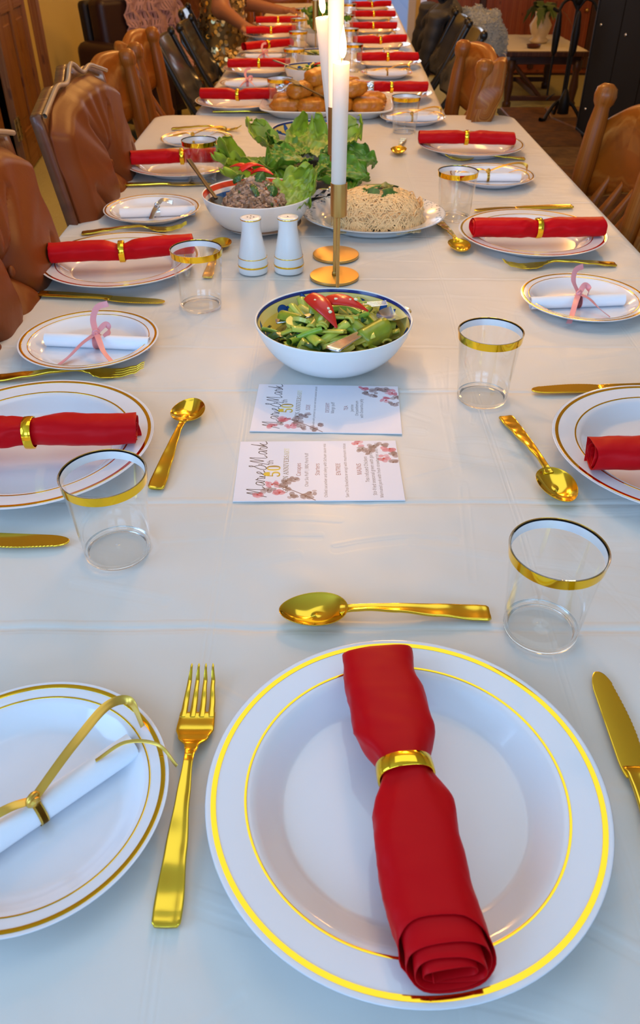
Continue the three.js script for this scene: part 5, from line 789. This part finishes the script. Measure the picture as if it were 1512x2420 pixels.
function buildFolding(t) {
  obj('backrest', shell((u, v) => { const a = (u - 0.5) * 2, b = (v - 0.5) * 2, k = (c) => Math.sign(c) * Math.abs(c); const w = 0.195 * Math.min(1, 1.0) * (1 - 0.05 * b * b), r = Math.sqrt(Math.max(0, 1 - Math.max(0, (Math.abs(a) - 0.75) / 0.25) ** 2)), hh = 0.135 * (0.55 + 0.45 * r) ; return [-0.165 - 0.125 * (b * 0.5 + 0.5) - 0.025 * (1 - a * a), 0.675 + b * hh, k(a) * w]; }, 28, 20, 0.014), M.blackSatin, t);
  for (const s of [-1, 1]) { obj('back_tube', tube([[0.22, 0.015, 0.205 * s], [0.02, 0.36, 0.205 * s], [-0.155, 0.56, 0.205 * s], [-0.285, 0.80, 0.200 * s]], 0.012, 30, 10), M.black, t); obj('rear_leg', tube([[-0.22, 0.015, 0.185 * s], [-0.05, 0.25, 0.185 * s], [0.12, 0.44, 0.185 * s]], 0.011, 24, 10), M.black, t);
    obj('end_cap', xf(new THREE.SphereGeometry(0.017, 14, 10), -0.287, 0.805, 0.2 * s, 0, 0, 0, [1, 1.2, 1]), M.black, t); }
  obj('seat', bx(0.40, 0.026, 0.40, 0.03, 0.44, 0, 0.012), M.blackSatin, t);
  obj('cross_bar', [rod([-0.19, 0.06, -0.18], [-0.19, 0.06, 0.18], 0.008), rod([0.16, 0.12, -0.2], [0.16, 0.12, 0.2], 0.008)], M.black, t);
}
const folding = (x, z, turn, label) => make('folding', 'folding_chair', label, 'chair', [x, 0, z], turn, 'black folding chairs along the far table', buildFolding);
folding(-0.365, -3.80, 0, 'black folding chair beside the pine chairs on the left of the far table');
folding(-0.345, -4.32, 0, 'black folding chair, middle of three on the left of the far table');
folding(-0.43, -4.92, 0.05, 'black folding chair under the person in the glittering dress');
folding(0.405, -4.05, Math.PI, 'black folding chair behind the right pine chair, nearest of three');
folding(0.415, -4.58, Math.PI, 'black folding chair on the right of the far table, middle of three');
folding(0.425, -5.10, Math.PI, 'black folding chair carrying the dark jacket, farthest of three');
{ // dark jacket hung over the farthest right folding chair
  const t = thing('jacket', 'dark quilted jacket hung over the farthest right folding chair', 'jacket', [0.425, 0, -5.10], Math.PI);
  const F = (u, v) => { const a = (u - 0.5) * 2, s = v - 0.42, top = 0.845, y = s < 0 ? top + s * 0.62 : top - s * 0.78, x = -0.26 + (s < 0 ? -0.035 : 0.075) * sm(0, 0.12, Math.abs(s)) - 0.03 * (1 - a * a), puff = 0.016 * Math.abs(Math.sin(v * 22)) + 0.012 * n2(a * 3, v * 7); return [x + (s < 0 ? -puff : puff) + (s > 0 ? 0.10 * s : 0), y + 0.015 * Math.cos(a * 3) - 0.05 * a * a, a * (0.235 + 0.02 * n2(v * 5, a))]; };
  const cloth = std(lin(0.022, 0.022, 0.026), 0.6, { sheen: 0.3, sheenColor: lin(0.3, 0.3, 0.35) });
  obj('body', shell(F, 40, 60, 0.02), cloth, t);
  for (const s of [-1, 1]) obj('sleeve', loft(span(0, 1, 20).map((q) => { const y = 0.80 - 0.42 * q, r = lerp(0.062, 0.045, q) * (1 + 0.08 * Math.sin(q * 40)); return Array.from({ length: 16 }, (_, k) => { const a = k / 16 * 6.28318; return [-0.20 + 0.10 * q + r * Math.cos(a) * 0.8, y + 0.01 * Math.sin(a), (0.235 + 0.015 * Math.sin(q * 3)) * s + r * Math.sin(a) * 0.8]; }); })), cloth, t);
  obj('collar', tube([[-0.22, 0.85, -0.13], [-0.28, 0.885, -0.06], [-0.295, 0.89, 0], [-0.28, 0.885, 0.06], [-0.22, 0.85, 0.13]], 0.024, 30, 10), cloth, t);
}
{ // footstool with the fleece
  const t = thing('footstool', 'brown leather footstool behind the right folding chairs under a fleece', 'footstool', [0.885, 0, -5.15]);
  obj('cushion', bx(0.27, 0.16, 0.36, 0, 0.50, 0, 0.05), M.leather, t); obj('frame', bx(0.25, 0.06, 0.34, 0, 0.40, 0, 0.01), M.frameWood, t);
  for (const x of [-0.1, 0.1]) for (const z of [-0.13, 0.13]) obj('leg', turned([x, 0, z], [x, 0.38, z], [[0, 0.016], [0.4, 0.024], [0.8, 0.02], [1, 0.026]]), M.frameWood, t);
  const r = rngOf(77), tuft = [], f = thing('fleece_throw', 'fluffy pale grey fleece heaped on the brown footstool', 'throw', [0.885, 0.588, -5.15]);
  const F = (u, v) => { const a = u * 6.28318, q = v, k = n3(Math.cos(a) * q * 2.2, Math.sin(a) * q * 2.2, 1), w = n3(Math.cos(a) * q * 6, Math.sin(a) * q * 6, 4), rr = 0.15 * Math.sin(q * Math.PI / 2) ** 0.8; return [rr * Math.cos(a) * (1 + 0.08 * k) + 0.02 - 0.05 * (1 - q), Math.max(-0.02, 0.205 * Math.cos(q * Math.PI / 2) ** 0.7 * (1 + 0.14 * k) + 0.009 * w), 1.25 * rr * Math.sin(a)]; };
  obj('cloth', grid(F, 70, 40), std(lin(0.42, 0.44, 0.42), 0.95, { sheen: 1, sheenColor: lin(0.6, 0.62, 0.6), bumpMap: noiseBump, bumpScale: 0.006 }), f);
  for (let i = 0; i < 2400; i++) { const p = F(r(), Math.sqrt(r())); tuft.push(xf(new THREE.ConeGeometry(0.003, 0.018, 4), p[0], p[1] + 0.006, p[2], r() * 3, r() * 6, r() * 2)); }
  obj('pile', tuft, std(lin(0.44, 0.47, 0.46), 0.95), f).userData.kind = 'stuff';
}
// ---------- the seated person ----------
{
  const t = thing('person', 'seated person in a glittering gold sequin dress with one forearm on the table', 'person', [-0.49, 0, -4.88], 0);
  const skin = std(lin(0.36, 0.14, 0.06), 0.5), S = [0.0, 1.10, -0.185], S2 = [0.0, 1.10, 0.185];   // faces +x; -z is its left
  const El = [0.0, 0.84, 0.30], Wr = [0.135, 0.785, 0.53], El2 = [0.06, 0.82, -0.28], Wr2 = [0.25, 0.795, -0.20];
  const body = mc([[[-0.06, 0.50, 0], [-0.03, 0.74, 0], 0.125, 0.105], [[-0.03, 0.74, 0.04], [0.0, 1.02, 0.07], 0.09, 0.10], [[-0.03, 0.74, -0.04], [0.0, 1.02, -0.07], 0.09, 0.10], [S, S2, 0.055, 0.055], [[0, 1.1, 0], [0.02, 1.22, 0], 0.05, 0.046], [S2, El, 0.046, 0.036], [El, Wr, 0.036, 0.024], [S, El2, 0.046, 0.036], [El2, Wr2, 0.036, 0.024],
    [[-0.03, 0.53, 0.09], [0.37, 0.53, 0.11], 0.085, 0.058], [[0.37, 0.53, 0.11], [0.33, 0.09, 0.11], 0.056, 0.035], [[-0.03, 0.53, -0.09], [0.37, 0.53, -0.11], 0.085, 0.058], [[0.37, 0.53, -0.11], [0.33, 0.09, -0.11], 0.056, 0.035], [[0.33, 0.05, 0.11], [0.47, 0.035, 0.12], 0.034, 0.024], [[0.33, 0.05, -0.11], [0.47, 0.035, -0.12], 0.034, 0.024]], [0.1, 0.64, 0], 0.70, 104, 0.016);
  const head = mc([[[0.02, 1.18, 0], [0.025, 1.27, 0], 0.044, 0.046], [[0.035, 1.36, 0], [0.045, 1.41, 0], 0.080, 0.082], [[0.06, 1.285, 0], [0.06, 1.34, 0], 0.045, 0.062], [[0.125, 1.36, 0], [0.146, 1.335, 0], 0.010, 0.014], [[0.115, 1.303, -0.018], [0.115, 1.303, 0.018], 0.012, 0.012], [[0.02, 1.35, 0.083], [0.015, 1.38, 0.086], 0.010, 0.013], [[0.02, 1.35, -0.083], [0.015, 1.38, -0.086], 0.010, 0.013]], [0.04, 1.34, 0], 0.20, 96, 0.006);
  const hand = (W, dir, thumb) => { const [ux, uz] = dir, q = (f, s, y) => [W[0] + ux * f - uz * s, W[1] + y, W[2] + uz * f + ux * s], c = [[q(0.0, 0, 0), q(0.055, 0.012, -0.004), 0.022, 0.016], [q(0.01, 0, 0), q(0.06, -0.018, -0.004), 0.020, 0.014]];
    [[-0.030, 0.060], [-0.010, 0.070], [0.010, 0.066], [0.029, 0.052]].forEach(([s, L]) => { const a = q(0.06, s * 0.9, -0.004), b = q(0.06 + L * 0.55, s, -0.002), e = q(0.06 + L, s * 1.02, -0.014); c.push([a, b, 0.0095, 0.0085], [b, e, 0.0085, 0.0070]); });
    c.push([q(0.015, -0.020 * thumb, -0.002), q(0.045, -0.044 * thumb, -0.006), 0.012, 0.010], [q(0.045, -0.044 * thumb, -0.006), q(0.070, -0.050 * thumb, -0.012), 0.010, 0.008]); return mc(c, q(0.06, 0, 0), 0.11, 72, 0.004); };
  obj('body', [body, head, hand(Wr, [0.62, 0.78], -1), hand(Wr2, [0.98, 0.2], 1)], skin, t);
  const gold = std(lin(0.34, 0.24, 0.10), 0.35, { metalness: 0.7 });
  const dress = mc([[[-0.06, 0.50, 0], [-0.03, 0.74, 0], 0.137, 0.116], [[-0.03, 0.74, 0.04], [0.0, 1.00, 0.07], 0.10, 0.112], [[-0.03, 0.74, -0.04], [0.0, 1.00, -0.07], 0.10, 0.112], [[-0.03, 0.53, 0.09], [0.34, 0.535, 0.10], 0.098, 0.074], [[-0.03, 0.53, -0.09], [0.34, 0.535, -0.10], 0.098, 0.074], [S, [-0.01, 1.0, -0.10], 0.045, 0.06], [S2, [-0.01, 1.0, 0.10], 0.045, 0.06]], [0.1, 0.76, 0], 0.5, 88, 0.018);
  const d = obj('dress', dress, gold, t), P = dress.attributes.position, N = dress.attributes.normal, sq = [], r = rngOf(12), disc = new THREE.CircleGeometry(0.0105, 8).translate(0, 0, 0.004);
  for (let i = 0; i < 2600; i++) { const k = Math.floor(r() * P.count), n = V(N.getX(k) + (r() - 0.5) * 0.7, N.getY(k) + (r() - 0.5) * 0.7, N.getZ(k) + (r() - 0.5) * 0.7).normalize(); sq.push(disc.clone().applyQuaternion(new THREE.Quaternion().setFromUnitVectors(V(0, 0, 1), n)).translate(P.getX(k) + 0.003 * N.getX(k), P.getY(k) + 0.003 * N.getY(k), P.getZ(k) + 0.003 * N.getZ(k))); }
  obj('sequins', sq, std(lin(0.85, 0.66, 0.34), 0.12, { metalness: 1 }), d).userData.kind = 'stuff';
  const hair = std(lin(0.02, 0.012, 0.008), 0.5, { sheen: 0.4, sheenColor: lin(0.3, 0.2, 0.1) });
  obj('hair', mc([[[0.015, 1.39, 0], [0.02, 1.43, 0], 0.088, 0.084], [[-0.02, 1.38, 0.05], [-0.04, 1.20, 0.06], 0.055, 0.035], [[-0.02, 1.38, -0.05], [-0.04, 1.20, -0.06], 0.055, 0.035], [[-0.03, 1.36, 0], [-0.05, 1.2, 0], 0.07, 0.05]], [0.0, 1.32, 0], 0.22, 56, 0.01), hair, t);
  for (const s of [-1, 1]) { const e = obj('eye', xf(new THREE.SphereGeometry(0.012, 16, 12), 0.110, 1.368, 0.032 * s), std(lin(0.8, 0.78, 0.74), 0.2), t); obj('iris', xf(new THREE.SphereGeometry(0.0062, 12, 8), 0.1185, 1.368, 0.032 * s), M.wick, e); obj('eyebrow', tube([[0.113, 1.392, 0.018 * s], [0.115, 1.397, 0.032 * s], [0.104, 1.392, 0.048 * s]], 0.003, 12, 6), hair, t); }
  obj('lips', xf(new THREE.SphereGeometry(0.02, 16, 10), 0.119, 1.303, 0, 0, 0, 0, [0.4, 0.35, 1]), std(lin(0.35, 0.06, 0.05), 0.4), t);
}
renderer.render(scene, camera);
